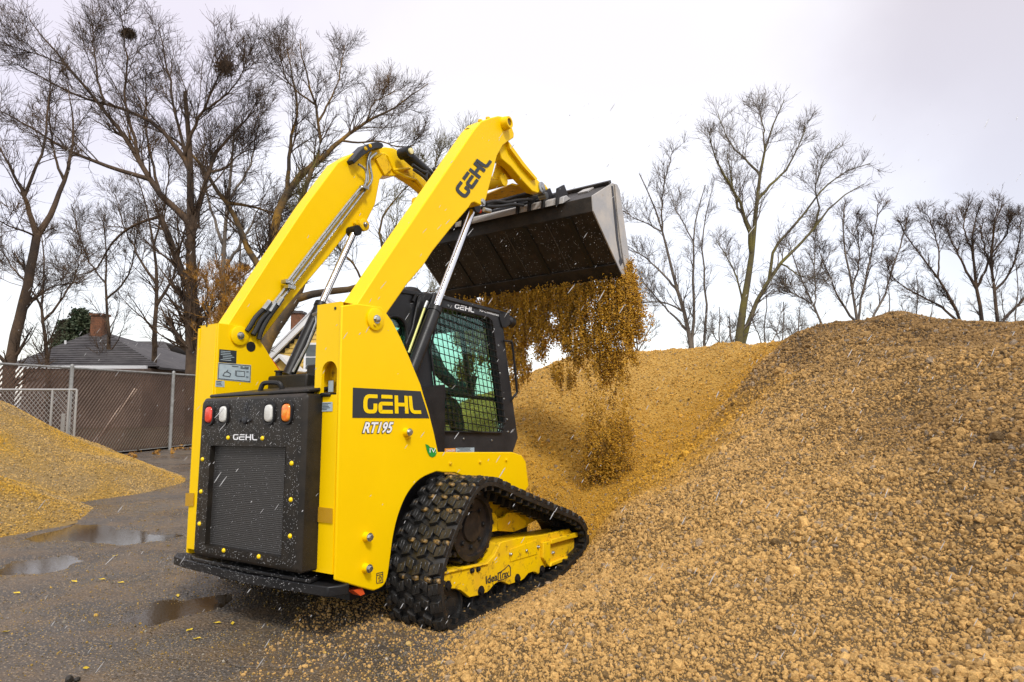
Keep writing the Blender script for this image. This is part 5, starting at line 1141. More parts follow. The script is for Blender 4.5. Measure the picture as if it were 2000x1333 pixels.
# right group behind the big pile
tree('twin stemmed grey tree right of the tipped bucket', [
 ([(1358,gy(22)),(1354,682),(1334,605),(1313,536),(1297,463),(1281,407),(1262,370),(1248,340)],14,2.5,(0,0)), ([(1297,445),(1293,400),(1294,374),(1303,330),(1317,293)],6,1.5), ([(1360,gy(22)),(1352,682),(1355,585),(1355,463),(1366,395),(1378,362)],11,2.5), ([(1386,gy(22)),(1383,682),(1382,585),(1370,496),(1374,430),(1390,380)],9,2), ([(1325,580),(1290,530),(1260,505),(1225,480)],6,1.5), ([(1300,470),(1265,440),(1235,425),(1215,410)],4,1.2), ([(1340,640),(1300,600),(1270,570),(1240,520)],5,1.5), ([(1355,463),(1320,410),(1310,370)],4,1.2), ([(1334,605),(1300,590),(1265,590),(1225,600)],4,1.2)],
 22, BARKG, 40, dens=(12,6,4), L1=(.6,1.5), L2=(.4,.9), L3=(.25,.5), rmin=.006)
tree('tall moss green tree with two stems standing above the pile', [
 ([(1436,gy(20)),(1439,674),(1459,565),(1467,504),(1479,407),(1483,334),(1496,285),(1512,233),(1532,196)],24,2.5,(0,0)), ([(1468,480),(1463,439),(1443,387),(1419,346),(1394,305),(1385,260)],12,2), ([(1446,gy(20)),(1451,674),(1484,577),(1508,528),(1548,496),(1589,451),(1625,395),(1658,370),(1690,360)],17,2.5), ([(1508,528),(1512,472),(1548,443),(1577,407),(1609,366),(1654,334),(1702,320)],10,1.5), ([(1480,350),(1460,320),(1430,290),(1410,245),(1400,220)],8,1.5), ([(1483,400),(1510,360),(1540,330),(1560,290),(1575,245)],9,1.5), ([(1496,285),(1490,240),(1480,205)],6,1.5), ([(1455,590),(1440,540),(1425,510),(1400,470)],5,1.5), ([(1530,512),(1560,540),(1600,545)],4,1.2), ([(1475,420),(1450,400),(1430,360),(1420,300)],7,1.5), ([(1589,451),(1600,410),(1590,370),(1610,310),(1640,280)],5,1.2)],
 20, BARKY, 41, twig=BARKG, dens=(13,6,4), L1=(.7,1.7), L2=(.4,.9), L3=(.25,.5), rmin=.006)
RT = [
 ('thin tree leaning left behind the dip in the pile', [([(1618,gy(25)),(1613,654),(1589,593),(1560,540),(1548,500),(1540,470)],9,2.5,(0,0)), ([(1600,620),(1592,560),(1590,500),(1594,440)],6,2), ([(1589,593),(1560,580),(1530,560)],4,1.5)]),
 ('many stemmed tree above the middle of the pile crest', [([(1676,gy(25)),(1678,645),(1664,560),(1650,500),(1646,430),(1650,395)],11,2.5,(0,0)), ([(1680,650),(1688,560),(1700,500),(1710,440),(1716,400)],9,2), ([(1676,650),(1640,590),(1620,540),(1600,490)],8,2), ([(1690,655),(1730,580),(1745,520),(1765,460),(1770,430)],8,2), ([(1664,560),(1680,500),(1672,440)],5,1.5)]),
 ('dark branching tree right of the pile crest', [([(1884,gy(25)),(1880,630),(1856,580),(1832,545),(1800,500),(1767,464),(1755,430)],11,2.5,(0,0)), ([(1884,640),(1840,600),(1800,580),(1760,560),(1730,520)],8,2), ([(1832,545),(1835,490),(1820,440),(1810,420)],6,2)]),
 ('dark straight tree near the right edge', [([(1923,gy(25)),(1921,642),(1905,545),(1897,464),(1905,420),(1920,392)],15,3,(0,0)), ([(1905,560),(1870,500),(1850,450),(1848,420)],8,2), ([(1910,570),(1935,510),(1940,450),(1950,400)],8,2), ([(1900,500),(1880,440),(1890,400)],5,2)]),
 ('dark round topped tree at the right edge', [([(1955,gy(25)),(1953,650),(1941,565),(1935,500),(1940,440),(1958,400)],14,3,(0,0)), ([(1943,580),(1975,540),(1990,480),(1995,430)],8,2), ([(1950,620),(1990,590),(2030,540),(2040,480)],8,2), ([(1938,530),(1920,480),(1915,440)],5,2), ([(1935,500),(1965,460),(1975,420)],5,2)])]
for i, (lab, limbs) in enumerate(RT):
    tree(lab, limbs, 24+1.3*i, BARK if i > 1 else BARKG, 50+i, dens=(15,7,4), L1=(.8,1.7), L2=(.4,.9), L3=(.25,.5), rmin=.008, twig=BARK if i else BARKG)
# thin saplings and brush along the far side of the pile
for i, (x, y1_, d) in enumerate(((1245,560,26),(1495,560,27),(1530,590,26),(1560,600,30),(1735,560,28),(1405,600,27),(1790,540,30),(1985,520,29))):
    tree('leafless sapling number %s behind the pile' % ['far left', 'second', 'third', 'fourth', 'sixth', 'next to the mossy stems', 'seventh', 'last'][i] if False else ['leafless sapling below the bucket corner', 'leafless sapling right of the mossy trunks', 'leafless sapling left of the dip in the crest', 'leafless sapling above the dip in the crest', 'leafless sapling right of the many stemmed tree', 'leafless sapling between the twin stems and the mossy tree', 'leafless sapling left of the dark branching tree', 'leafless sapling at the right border'][i],
         [([(x,gy(d)),(x+2,690),(x-4,640),(x+5,y1_+30),(x,y1_)],5,1.5,(0,0)), ([(x,680),(x-20,640),(x-30,y1_+50)],4,1.2), ([(x,690),(x+22,650),(x+34,y1_+45)],4,1.2)], d, BARKG, 70+i, name='sapling', cat='sapling', dens=(7,5,4), L1=(.5,1.2), L2=(.3,.8), L3=(.2,.4), rmin=.007)
# bird nests / squirrel dreys in the left crowns
def nest(x, y, d, rr, lab, m_, seed):
    r = np.random.RandomState(seed); c = pw(x, y, d); S = c + r.randn(520, 3)*rr*.38*np.array((1.25,1,.8)); D = r.randn(520, 3); D /= np.linalg.norm(D, axis=1)[:, None]
    P = grow_lines(S, D, np.full(520, rr*.9), 3, r, .4, 0.); P = c + (P-c)*np.minimum(1, rr*1.5/np.maximum(np.linalg.norm(P-c, axis=2, keepdims=True), 1e-6)); V, F = sweep(P-c, np.full((520, 3), .009), 3); o = np_mesh('squirrel_nest', V, F, m_, label=lab, category='nest'); o.location = c
nest(250, 66, 21, .20, 'round dark nest high in the left tree crown', BARK, 1)
nest(440, 132, 21.5, .26, 'larger brown nest in the twigs right of the round one', mat('nest_brown', (.12,.06,.025), rough=.9), 2)
nest(478, 523, 23, .13, 'small ragged nest low beside the left arm', mat('nest_brown', (.12,.06,.025), rough=.9), 3)
# brush with withered orange leaves behind the left tower
LEAFO = mat('withered_leaf', (.42,.20,.02), rough=.8, col2=(.20,.10,.03), vscale=3)
def leaves(S, r, n, s, sp):
    c = S[r.randint(0, len(S), n)] + r.randn(n, 3)*sp; a = r.randn(n, 3); a /= np.linalg.norm(a, axis=1)[:, None]; b = np.cross(a, r.randn(n, 3)); b /= np.linalg.norm(b, axis=1)[:, None]; a = a*s*r.uniform(.6, 1.4, (n, 1)); b = b*s*.5
    V = np.stack([c-a, c+b, c+a, c-b], 1).reshape(-1, 3); return V, np.arange(4*n).reshape(n, 4)
for i, (x, d, lab) in enumerate(((440,19.5,'tangled brush with withered orange leaves left of the tower'),(475,20.5,'thinner orange leaved brush beside the left arm'),(405,22,'orange leaved brush at the foot of the dark trunks'))):
    rt_, q1, q2 = tree(lab, [([(x,gy(d)),(x+3,720),(x-6,660),(x+4,600),(x-2,540)],8,2,(0,0)), ([(x,740),(x-25,680),(x-30,600),(x-24,550)],6,2), ([(x,740),(x+25,690),(x+30,630),(x+20,580)],6,2), ([(x,760),(x-10,690),(x+15,640),(x+10,570)],5,2)], d, BARKO, 90+i, name='brush', cat='brush', dens=(12,7,6), L1=(.5,1.3), L2=(.3,.8), L3=(.2,.4), rmin=.007, twig=LEAFO)
    rr_ = np.random.RandomState(i); V, F = leaves(q2.reshape(-1, 3)-np.array(rt_.location), rr_, 900, .04, .03); np_mesh('leaves', V, F, LEAFO, rt_, False, kind='stuff')
# evergreen behind the grey roof
def conifer(x, ytop, d, wid, lab, seed):
    r = np.random.RandomState(seed); c = pw(x, gy(d), d); top = pw(x, ytop, d)[2]; o = empty('evergreen_tree', (c[0], c[1], 0), label=lab, category='evergreen')
    MB().cyl((0,0,0), (0,0,top), .16, 8, r2=.03).build('trunk', BARK, o)
    n = 420; h = top*(.15 + .85*r.rand(n)**.8); a = r.rand(n)*6.28; L = wid*(1.05-h/top)*r.uniform(.7, 1.15, n)+.25
    S = np.stack([0*h, 0*h, h], 1); D = np.stack([np.cos(a), np.sin(a), .15+0*a], 1); P = grow_lines(S, D, L, 5, r, .10, -.03); V, F = sweep(P, np.full(P.shape[:2], .018), 3); np_mesh('branches', V, F, BARK, o, kind='stuff')
    V, F = leaves(P[:, 1:].reshape(-1, 3), r, 15000, .11, .10); np_mesh('needles', V, F, mat('needle_green', (.025,.045,.018), rough=.7, col2=(.05,.06,.025), vscale=2), o, False, kind='stuff')
conifer(145, 610, 38, 2.1, 'dark evergreen rising behind the grey roof, left of the chimney', 5)
conifer(118, 632, 40, 1.7, 'smaller evergreen left of the dark evergreen behind the roof', 6)
# ================================================================== HOUSES AND FENCE
SHG = mat('roof_shingle', (.050,.046,.047), rough=.85, col2=(.11,.10,.10), vscale=2.5, vlo=.3, vhi=.7, bump=.3, bscale=20)
BRK = mat('chimney_brick', (.24,.10,.05), rough=.9, col2=(.12,.06,.035), vscale=4)
WHTP = mat('white_trim', (.72,.72,.72), rough=.5); WALLG = mat('brown_siding', (.20,.145,.115), rough=.8, col2=(.15,.11,.09), vscale=2); SIDY = mat('yellow_siding', (.62,.42,.10), rough=.6, col2=(.55,.37,.08), vscale=3)
PANE = mat('window_pane', (.06,.075,.08), rough=.06, spec=.8); WOODB = mat('dark_wood', (.06,.04,.03), rough=.8)
def P3(x, y, d): return pw(x, y, d)
def slab(pts, th, nm, m, par): 
    P = [np.array(p, float) for p in pts]; n = np.cross(P[1]-P[0], P[2]-P[0]); n /= np.linalg.norm(n); n = n if n[2] > 0 else -n
    return MB().prism(P, -n*th).build(nm, m, par)
def shingle_rows(quad_, rows, par, m):           # overlapping courses on a sloped roof: (low-left, low-right, high-right, high-left)
    a, b, c, d = [np.array(p, float) for p in quad_]; n = np.cross(b-a, d-a); n /= np.linalg.norm(n); n = n if n[2] > 0 else -n
    for i in range(rows):
        t0, t1 = i/rows, min(1, (i+1.25)/rows); l0, r0, l1, r1 = a+(d-a)*t0, b+(c-b)*t0, a+(d-a)*t1, b+(c-b)*t1
        MB().hexa([l0+n*.03, r0+n*.03, r1+n*.012, l1+n*.012, l0+n*.07, r0+n*.07, r1+n*.02, l1+n*.02]).build('shingle_course', m, par)
# house 1: hip roof with brick chimney
D1 = 30; h1 = empty('grey_roof_house', (P3(170,gy(D1),D1)[0], D1+2, 0), label='low house with grey hip roof and brick chimney behind the fence', category='house'); o1_ = np.array(h1.location)
def r1(x, y, d): return P3(x, y, d) - o1_
el, er = r1(15,712,28.), r1(312,722,29.); el[2] = er[2] = (el[2]+er[2])/2; zt_ = r1(190,650,34.)[2]
bl_, br2 = el + np.array((0,12,0)), er + np.array((0,12,0)); ap1 = r1(183,652,34.); ap2 = r1(205,652,34.); ap1[2] = ap2[2] = zt_
shingle_rows([el, er, ap2, ap1], 20, h1, SHG)
for q_ in ([bl_, el, ap1, ap1], [er, br2, ap2, ap2], [br2, bl_, ap1, ap2]): slab(q_[:3] if np.allclose(q_[2], q_[3]) else q_, .1, 'roof_slope', SHG, h1)
MB().box((el[0]+.4, el[1]+.4, 0), (er[0]-.4, el[1]+11.5, el[2]-.05)).build('wall', WALLG, h1)
MB().box((el[0], el[1]-.08, el[2]-.12), (er[0], el[1]+.02, el[2]+.02)).build('gutter', WHTP, h1)
# chimney of brick courses
cc_ = r1(194,650,33.4); cw = .30; ch = MB().box((cc_[0]-cw+.02, cc_[1]-cw+.02, cc_[2]-1.2), (cc_[0]+cw-.02, cc_[1]+cw-.02, cc_[2]+.86)).build('chimney', mat('mortar', (.16,.13,.11), rough=.9), h1)
for i in range(16):
    z_ = cc_[2]-.55+i*.09; off_ = .1 if i % 2 else 0
    for j in range(3): 
        xa = max(cc_[0]-cw, cc_[0]-cw-.1+j*.24+off_); xb = min(cc_[0]+cw, cc_[0]-cw-.1+(j+1)*.24+off_-.015)
        if xb > xa+.03: MB().box((xa, cc_[1]-cw, z_), (xb, cc_[1]+cw, z_+.075)).build('brick', BRK, ch)
MB().box((cc_[0]-cw-.06, cc_[1]-cw-.06, cc_[2]+.865), (cc_[0]+cw+.06, cc_[1]+cw+.06, cc_[2]+.98)).build('chimney_cap', BRK, ch)
# vent pipe
MB().cyl(r1(128,690,31.5)-np.array((0,0,.3)), r1(128,666,31.5), .05, 8).build('vent_pipe', WHTP, h1)
# house 2
D2 = 42; p0 = P3(262,gy(D2),D2); h2 = empty('pale_house', (p0[0], D2, 0), label='pale house with low dark roof half hidden behind the grey roof', category='house'); o2_ = np.array(h2.location)
def r2_(x, y, d): return P3(x, y, d) - o2_
a, b = r2_(225,690,41), r2_(335,697,41); b[2] = a[2]; c_, d_ = r2_(320,670,46), r2_(228,668,46); c_[2] = d_[2]
shingle_rows([a, b, c_, d_], 8, h2, SHG); slab([a+(0,10,0), b+(0,10,0), c_, d_], .1, 'roof_slope', SHG, h2)
MB().box((a[0]+.3, a[1]+.4, 0), (b[0]-.3, a[1]+9, a[2]-.1)).build('wall', mat('pale_siding', (.5,.5,.5), rough=.7), h2); MB().box((a[0], a[1]-.1, a[2]-.14), (b[0], a[1], a[2]+.02)).build('gutter', WHTP, h2)
for x_ in (300, 318):
    wq_ = r2_(x_, 708, 41.3); f_ = MB().box((wq_[0]-.28, wq_[1]-.05, wq_[2]-.55), (wq_[0]+.28, wq_[1]+.02, wq_[2]+.30)).build('window', WHTP, h2); MB().box((wq_[0]-.2, wq_[1]-.07, wq_[2]-.47), (wq_[0]+.2, wq_[1]-.055, wq_[2]+.22)).build('pane', PANE, f_)
# house 3: yellow clapboard gable behind the loader
D3 = 22; p0 = P3(640,gy(D3),D3); h3 = empty('yellow_house', (p0[0], D3, 0), label='yellow clapboard house with white gable trim seen between the lift arms', category='house'); o3_ = np.array(h3.location)
def r3(x, y, d=D3): q_ = P3(x, y, d) - o3_; return q_
apx = r3(640, 590); elx = r3(515, 712); sl = (apx[2]-elx[2])/(apx[0]-elx[0]); erx = np.array((apx[0]+(apx[0]-elx[0]), elx[1], elx[2]))
n_b = 26; z_ = 0
hgt = .16; k_ = 0
while z_ < apx[2]-.1:                            # clapboards, each its own plank, narrowing up the gable
    zt2 = z_+hgt; cut_ = max(0., (z_-elx[2])/sl) if z_ > elx[2] else 0.
    xa, xb = elx[0]+.35+cut_, erx[0]-.35-cut_
    if xb - xa > .2: MB().hexa([(xa,-.035,z_),(xb,-.035,z_),(xb,.10,z_),(xa,.10,z_),(xa,-.005,zt2),(xb,-.005,zt2),(xb,.10,zt2),(xa,.10,zt2)]).build('clapboard', SIDY, h3)
    z_ = zt2 + .001
MB().prism([np.array((elx[0]+.4,.101,0)), np.array((erx[0]-.4,.101,0)), np.array((erx[0]-.4,.101,elx[2]+.1)), np.array((apx[0],.101,apx[2]-.2)), np.array((elx[0]+.4,.101,elx[2]+.1))], (0,6,0)).build('wall', SIDY, h3)
for e_ in (elx, erx):
    dz = np.array((0,0,.20)); MB().prism([np.array((e_[0],-.25,e_[2]-.18)), np.array((apx[0],-.25,apx[2]-.14)), np.array((apx[0],-.25,apx[2]+.10)), np.array((e_[0],-.25,e_[2]+.06))], (0,.14,0)).build('rake_board', WHTP, h3)
    MB().prism([np.array((e_[0],-.28,e_[2]+.065)), np.array((apx[0],-.28,apx[2]+.105)), np.array((apx[0],-.28,apx[2]+.165)), np.array((e_[0],-.28,e_[2]+.125))], (0,6.6,0)).build('roof_slope', mat('pale_roof', (.55,.55,.57), rough=.8), h3)
wc = r3(612, 692); f_ = MB().box((wc[0]-.30, -.10, wc[2]-.62), (wc[0]+.62, -.036, wc[2]+.38)).build('window', WHTP, h3)
for zz in (-.54, -.09): MB().box((wc[0]-.22, -.115, wc[2]+zz), (wc[0]+.54, -.101, wc[2]+zz+.40)).build('pane', PANE, f_)
# porch gable
pg = r3(549, 703, 21.); pw_ = .42
for s_ in (-1, 1): MB().prism([np.array((pg[0]+s_*pw_*1.15,-1.2,pg[2]-.42)), np.array((pg[0],-1.2,pg[2]+.05)), np.array((pg[0],-1.2,pg[2]+.17)), np.array((pg[0]+s_*pw_*1.3,-1.2,pg[2]-.38))], (0,1.1,0)).build('porch_rake', WHTP, h3)
MB().prism([np.array((pg[0]-pw_,-1.0,0)), np.array((pg[0]+pw_,-1.0,0)), np.array((pg[0]+pw_,-1.0,pg[2]-.38)), np.array((pg[0],-1.0,pg[2]-.0)), np.array((pg[0]-pw_,-1.0,pg[2]-.38))], (0,.9,0)).build('porch_wall', SIDY, h3)
c3 = r3(577, 650, 24.5); MB().box((c3[0]-.2, c3[1], c3[2]-1.6), (c3[0]+.2, c3[1]+.5, c3[2]+.75)).build('chimney', BRK, h3); MB().box((c3[0]-.25, c3[1]-.05, c3[2]+.755), (c3[0]+.25, c3[1]+.55, c3[2]+.85)).build('chimney_cap', SHG, h3)

# ---- chain link fence with privacy slats
GAL = mat('galvanized_steel', (.33,.33,.32), rough=.5, metal=.3, col2=(.24,.235,.22), vscale=9)
SLT = mat('brown_slat', (.065,.034,.020), rough=.6, col2=(.125,.070,.045), vscale=1.1, vlo=.4, vhi=.62)
WIRE = mat('fence_wire', (.11,.085,.07), rough=.6)
FA, FB = np.array(P3(0,710,11.4)), np.array(P3(350,730,16.0)); fd_ = (FB-FA)[:2]/np.linalg.norm((FB-FA)[:2]); FH = 1.90
f0 = np.array(P3(137,718,13.1))[:2]; pst = [f0 + fd_*3.0*k for k in range(-3, 7)]
fr = empty('slatted_fence', (f0[0], f0[1], 0), label='tall chain link fence woven with brown privacy slats along the yard', category='fence'); fo = np.array((f0[0], f0[1], 0))
fn = np.array((-fd_[1], fd_[0])); fn = fn if fn[0] > 0 else -fn      # towards the yard
for p_ in pst:
    b_ = np.array((p_[0]+fn[0]*.05, p_[1]+fn[1]*.05, 0))-fo; q_ = MB().cyl(b_, b_+(0,0,FH+.03), .038, 10).build('post', GAL, fr); MB().lathe(b_+(0,0,FH+.031), (0,0,1), [(0,.042),(.03,.035),(.05,.01)], 10).build('post_cap', GAL, q_)
def along(s, z, o_=0.): return np.array((fd_[0]*s+fn[0]*o_, fd_[1]*s+fn[1]*o_, z))
MB().cyl(along(-9,FH), along(18.05,FH), .024, 8).build('top_rail', GAL, fr)
MB().cyl(along(-9,.06), along(18.05,.06), .008, 6).build('tension_wire', GAL, fr)
def weave(s0, s1, z0_, z1_, pitch, wd, ang, off_, hh):
    """strips slanting across a rectangle of the fence, clipped to it"""
    m_ = MB(); tn = math.tan(ang); W_ = (z1_-z0_)/tn; s = s0 - abs(W_)
    while s < s1 + abs(W_):
        # centre line from (s, z0) to (s+W, z1)
        a0, b0_ = 0., 1.; 
        for lim, sgn in ((s0, 1), (s1, -1)):
            pass
        t_lo, t_hi = 0., 1.
        if W_ != 0:
            ta, tb_ = (s0-s)/W_, (s1-s)/W_; t_lo, t_hi = max(0, min(ta, tb_)), min(1, max(ta, tb_))
        if t_hi > t_lo:
            A_ = (s+W_*t_lo, z0_+(z1_-z0_)*t_lo); B_ = (s+W_*t_hi, z0_+(z1_-z0_)*t_hi); h_ = wd/2
            m_.hexa([along(A_[0]-h_,A_[1],off_), along(A_[0]+h_,A_[1],off_), along(A_[0]+h_,A_[1],off_+hh), along(A_[0]-h_,A_[1],off_+hh), along(B_[0]-h_,B_[1],off_), along(B_[0]+h_,B_[1],off_), along(B_[0]+h_,B_[1],off_+hh), along(B_[0]-h_,B_[1],off_+hh)])
        s += pitch
    return m_
for k in range(9):
    s0, s1 = -9+3*k+.01, -9+3*k+2.99
    weave(s0, s1, .08, FH-.03, .088, .047, R_(52), -.012, .006).build('slat_weave', SLT, fr, kind='stuff')
    weave(s0, s1, .08, FH-.03, .088, .006, R_(-52), .0, .004).build('wire_mesh', WIRE, fr, kind='stuff')
# low chain link gate in front
gd = 10.6; ga = np.array(P3(103,762,gd)); gt_ = ga[2]
gt = empty('kennel_gate', (ga[0], ga[1], 0), label='low chain link gate leaf standing in front of the slatted fence', category='gate'); 
gx = (np.array(P3(150,764,gd))-ga)[0]; GALW = mat('light_galvanized', (.40,.39,.37), rough=.4, metal=.4)
for nm_, (xa, xb, lb) in dict(leaf=(-2.6,0.,0), short=(.0,gx,1)).items():
    zlo = .42
    for xx in ((xa, xb) if not lb else (xb-.12, xb)): MB().cyl((xx,0,zlo if not lb else .1), (xx,0,gt_), .018, 8).build('gate_upright', GALW, gt)
    for zz in (zlo+.002, gt_): MB().cyl((xa,0,zz), (xb,0,zz), .017, 8).build('gate_rail', GALW, gt)
fd_s, along_s = fd_, along
def along(s, z, o_=0.): return np.array((s, o_, z))
for xa, xb in ((-2.6, 0), (0, gx)):
    for an in (48, -48): weave(xa, xb, .43, gt_-.02, .075, .006, R_(an), 0, .004).build('wire_mesh', GALW, gt, kind='stuff')
along = along_s
MB().cyl((gx*.3,.12,0), (gx*.3,.12,1.0), .03, 8).build('gate_post', GALW, gt)
# litter strip and lawn behind the fence
LIT = mat('leaf_litter', (.10,.065,.035), rough=.95, col2=(.05,.045,.025), vscale=3, bump=.6, bscale=30, bdist=.03)
q_ = [f0+fd_*(-30)-fn*.05, f0+fd_*60-fn*.05, f0+fd_*60-fn*90, f0+fd_*(-30)-fn*90]
MB().add([(a[0], a[1], .045) for a in q_], [(0,1,2,3)] if (q_[1]-q_[0])[0]*(q_[2]-q_[1])[1]-(q_[1]-q_[0])[1]*(q_[2]-q_[1])[0] > 0 else [(3,2,1,0)]).build('back_garden', LIT, None, kind='structure')
q2_ = [f0+fd_*21, f0+fd_*21+np.array((120,0)), f0+fd_*60+np.array((120,60)), f0+fd_*60]
MB().add([(a[0]+.3, a[1], .05) for a in q2_], [(0,1,2,3)]).build('back_lawn', LIT, None, kind='structure')
r = np.random.RandomState(3); n_ = 260; s_q = r.uniform(-2, 16, n_); o_q = .1+r.exponential(.5, n_)
P_ = np.array([f0 + fd_*a + fn*b for a, b in zip(s_q, o_q)]); V, F = leaves(np.stack([P_[:,0], P_[:,1], .03+0*P_[:,0]], 1), r, 900, .045, .02)
np_mesh('fallen_leaves', V, F, LEAFO, None, False, kind='stuff', label='withered leaves blown along the foot of the fence', category='leaves')
# timber pieces leaning behind the slats
MB().tube([along(1.2,.2,-.5)+fo, along(2.4,1.5,-.5)+fo], .05, 6).build('plank_prop', mat('prop_wood', (.35,.26,.2), rough=.8), None, label='pale pole leaning behind the fence slats', category='pole')
# ================================================================== FALLING GRAVEL, OPERATOR, RAIN STREAKS, LEAVES
r = np.random.RandomState(99)
Lp = np.array([m2w((tip[0], yy, tip[2])) for yy in (BR_, BL_)])       # lip of the bucket in the world, right then left
fwd = m2w((1,0,0)) - m2w((0,0,0)); fwd[2] = 0; fwd /= np.linalg.norm(fwd)
NS = 14500
u = r.rand(NS)**1.15*1.02 - .03; start = Lp[0] + (Lp[1]-Lp[0])*u[:, None]
# each strand: a string of grains one above the other
drop = np.where(u < .18, r.rand(NS)**1.0*1.15, r.rand(NS)**1.25*1.02)
edge = .55 + .35*vnoise(u*9, u*0, .6, 61, 3); keep = (drop < edge*1.35) | (r.rand(NS) < .10); u, start, drop = u[keep], start[keep], drop[keep]
gap = vnoise(u*3.2, drop*.8, .12, 62, 3); keep = (gap > .36 + .50*np.clip(drop-.38, 0, 1)) ; u, start, drop = u[keep], start[keep], drop[keep]
fw_off = r.normal(.06, .055, len(u)) + drop*.06
c = start + fwd*fw_off[:, None]; c[:, 2] -= drop
per = 11; st = np.repeat(c, per, 0); st[:, 2] += (r.rand(len(st))-.5)*np.repeat(.06+.16*r.rand(len(c)), per); st += r.randn(len(st), 3)*np.array((.006,.006,.008))
# the bulge of material leaving at the right cheek of the bucket
nb_ = 1500; bt_ = r.rand(nb_)**.9; bx = Lp[0] + (Lp[0]-Lp[1])/1.97*(-.05+np.abs(r.randn(nb_,1))*.065*(.5+bt_[:,None])) + fwd*(.05+r.rand(nb_,1)*.16); bx[:, 2] += .14 - bt_*(.45+.4*vnoise(bx[:,1]*9, bx[:,0]*9, .3, 64, 2)); b2 = np.repeat(bx, per, 0); b2[:, 2] += (r.rand(len(b2))-.5)*.12; b2 += r.randn(len(b2), 3)*.011
# last of the load reaching the scoop floor
gx_ = Lp[0] + (Lp[1]-Lp[0])*r.uniform(-.0,.22,(700,1)) + fwd*(.10+r.randn(700,1)*.08)
zl = pile_h(gx_[:, 0], gx_[:, 1]); hi_ = np.where(r.rand(700) < .72, r.rand(700)**1.3*.42, r.rand(700)); gx_[:, 2] = zl + .02 + hi_*1.1; b3 = np.repeat(gx_, per+6, 0); b3[:, 2] += (r.rand(len(b3))-.5)*.13; b3 += r.randn(len(b3), 3)*.013
Q = np.vstack([st, b2, b3]); Q = Q[Q[:, 2] > pile_h(Q[:, 0], Q[:, 1])-.01]
dark = np.clip(vnoise(Q[:, 0]*3, Q[:, 2], .10, 63, 3)*3-1.35, 0, 1)[:, None]; tn = np.array((.90,.475,.03))*(1-dark*.55) + np.array((.14,.07,.02))*dark*.55
sz = .005 + .0085*r.beta(1.2, 3.2, len(Q)); stz = np.stack([r.uniform(.7,1.1,len(Q)), r.uniform(.7,1.1,len(Q)), r.uniform(.9,1.5,len(Q))], 1); rt_ = r.uniform(-.35, .35, (len(Q), 3)); rt_[:, 2] *= 9
scatter('falling_gravel', Q, sz, tvar(tn, r, .3), 12, stretch=stz, rot=rt_, kind='stuff', label='ochre gravel pouring from the lip of the tipped bucket', category='gravel')
# load still sliding on the bucket floor
qn = 9000; uu = r.rand(qn); sl_ = r.rand(qn)**1.5*.55; pm = np.array([L_[0], 0, L_[2]]) ; Pm_ = np.stack([pm[0]-u_f[0]*sl_+inn[0]*(.02+.10*r.rand(qn)), BR_+.03+(BL_-BR_-.06)*uu, pm[2]-u_f[2]*sl_+inn[2]*(.02+.10*r.rand(qn))], 1)
Pw_ = (MM.T @ (Pm_-CM).T).T + np.array((0,0,CAM_H)); scatter('bucket_load', Pw_, .006+.008*r.rand(qn), tvar(np.tile(np.array((.72,.40,.03)), (qn,1)), r, .3), 13, kind='stuff', label='last of the gravel sliding down inside the bucket', category='gravel')

# ---- operator seated in the cab
def skin_body(name, pts, edges, m, parent=None, sub=2):
    me = bpy.data.meshes.new(name); me.from_pydata([p[:3] for p in pts], edges, []); me.materials.append(m); o = bpy.data.objects.new(name, me); SC.collection.objects.link(o)
    md = o.modifiers.new('skin', 'SKIN'); md.use_smooth_shade = True
    for i, p in enumerate(pts): me.skin_vertices[0].data[i].radius = (p[3], p[4] if len(p) > 4 else p[3]); me.skin_vertices[0].data[i].use_root = (i == 0)
    s_ = o.modifiers.new('sub', 'SUBSURF'); s_.levels = sub; s_.render_levels = sub
    if parent: o.parent = parent
    return o
SKN = mat('skin', (.50,.27,.17), rough=.55); JKT = mat('slate_jacket', (.055,.075,.085), rough=.8, col2=(.03,.045,.05), vscale=10); HIV = mat('lime_vest', (.30,.75,.04), rough=.6); TRS = mat('work_trousers', (.03,.07,.075), rough=.8)
op = empty('person', label='operator in slate jacket and lime vest seated behind the cab guard', category='person'); op.matrix_world = MROOT @ Matrix.Translation((1.14, 0, 1.24))
body = [(0,0,0,.15,.13),(.03,0,.14,.135,.12),(.06,0,.30,.15,.13),(.07,0,.44,.15,.12),(.07,0,.52,.07,.07),(.09,0,.60,.055,.055),
        (.06,-.20,.44,.065,.065),(.12,-.27,.24,.052,.052),(.34,-.25,.14,.042,.042),(.45,-.24,.16,.034,.034),
        (.06,.20,.44,.065,.065),(.12,.27,.24,.052,.052),(.34,.25,.14,.042,.042),(.45,.24,.16,.034,.034)]
skin_body('jacket', body, [(0,1),(1,2),(2,3),(3,4),(4,5),(3,6),(6,7),(7,8),(8,9),(3,10),(10,11),(11,12),(12,13)], JKT, op)
legs = [(0,0,.0,.15,.13),(.08,-.10,-.02,.09,.09),(.42,-.14,.02,.075,.075),(.50,-.14,-.16,.06,.06),(.52,-.14,-.20,.05,.05),(.08,.10,-.02,.09,.09),(.42,.14,.02,.075,.075),(.50,.14,-.16,.06,.06),(.52,.14,-.20,.05,.05)]
skin_body('trousers', legs, [(0,1),(1,2),(2,3),(3,4),(0,5),(5,6),(6,7),(7,8)], TRS, op)
for s_ in (-1, 1): skin_body('boot', [(.49,s_*.14,-.24,.045),(.62,s_*.14,-.25,.04),(.68,s_*.14,-.255,.03)], [(0,1),(1,2)], BLK2, op, 1)
hd = skin_body('head', [(.10,0,.66,.085,.08),(.105,0,.74,.098,.082),(.10,0,.82,.085,.075),(.13,0,.64,.06,.055)], [(0,1),(1,2),(0,3)], SKN, op)
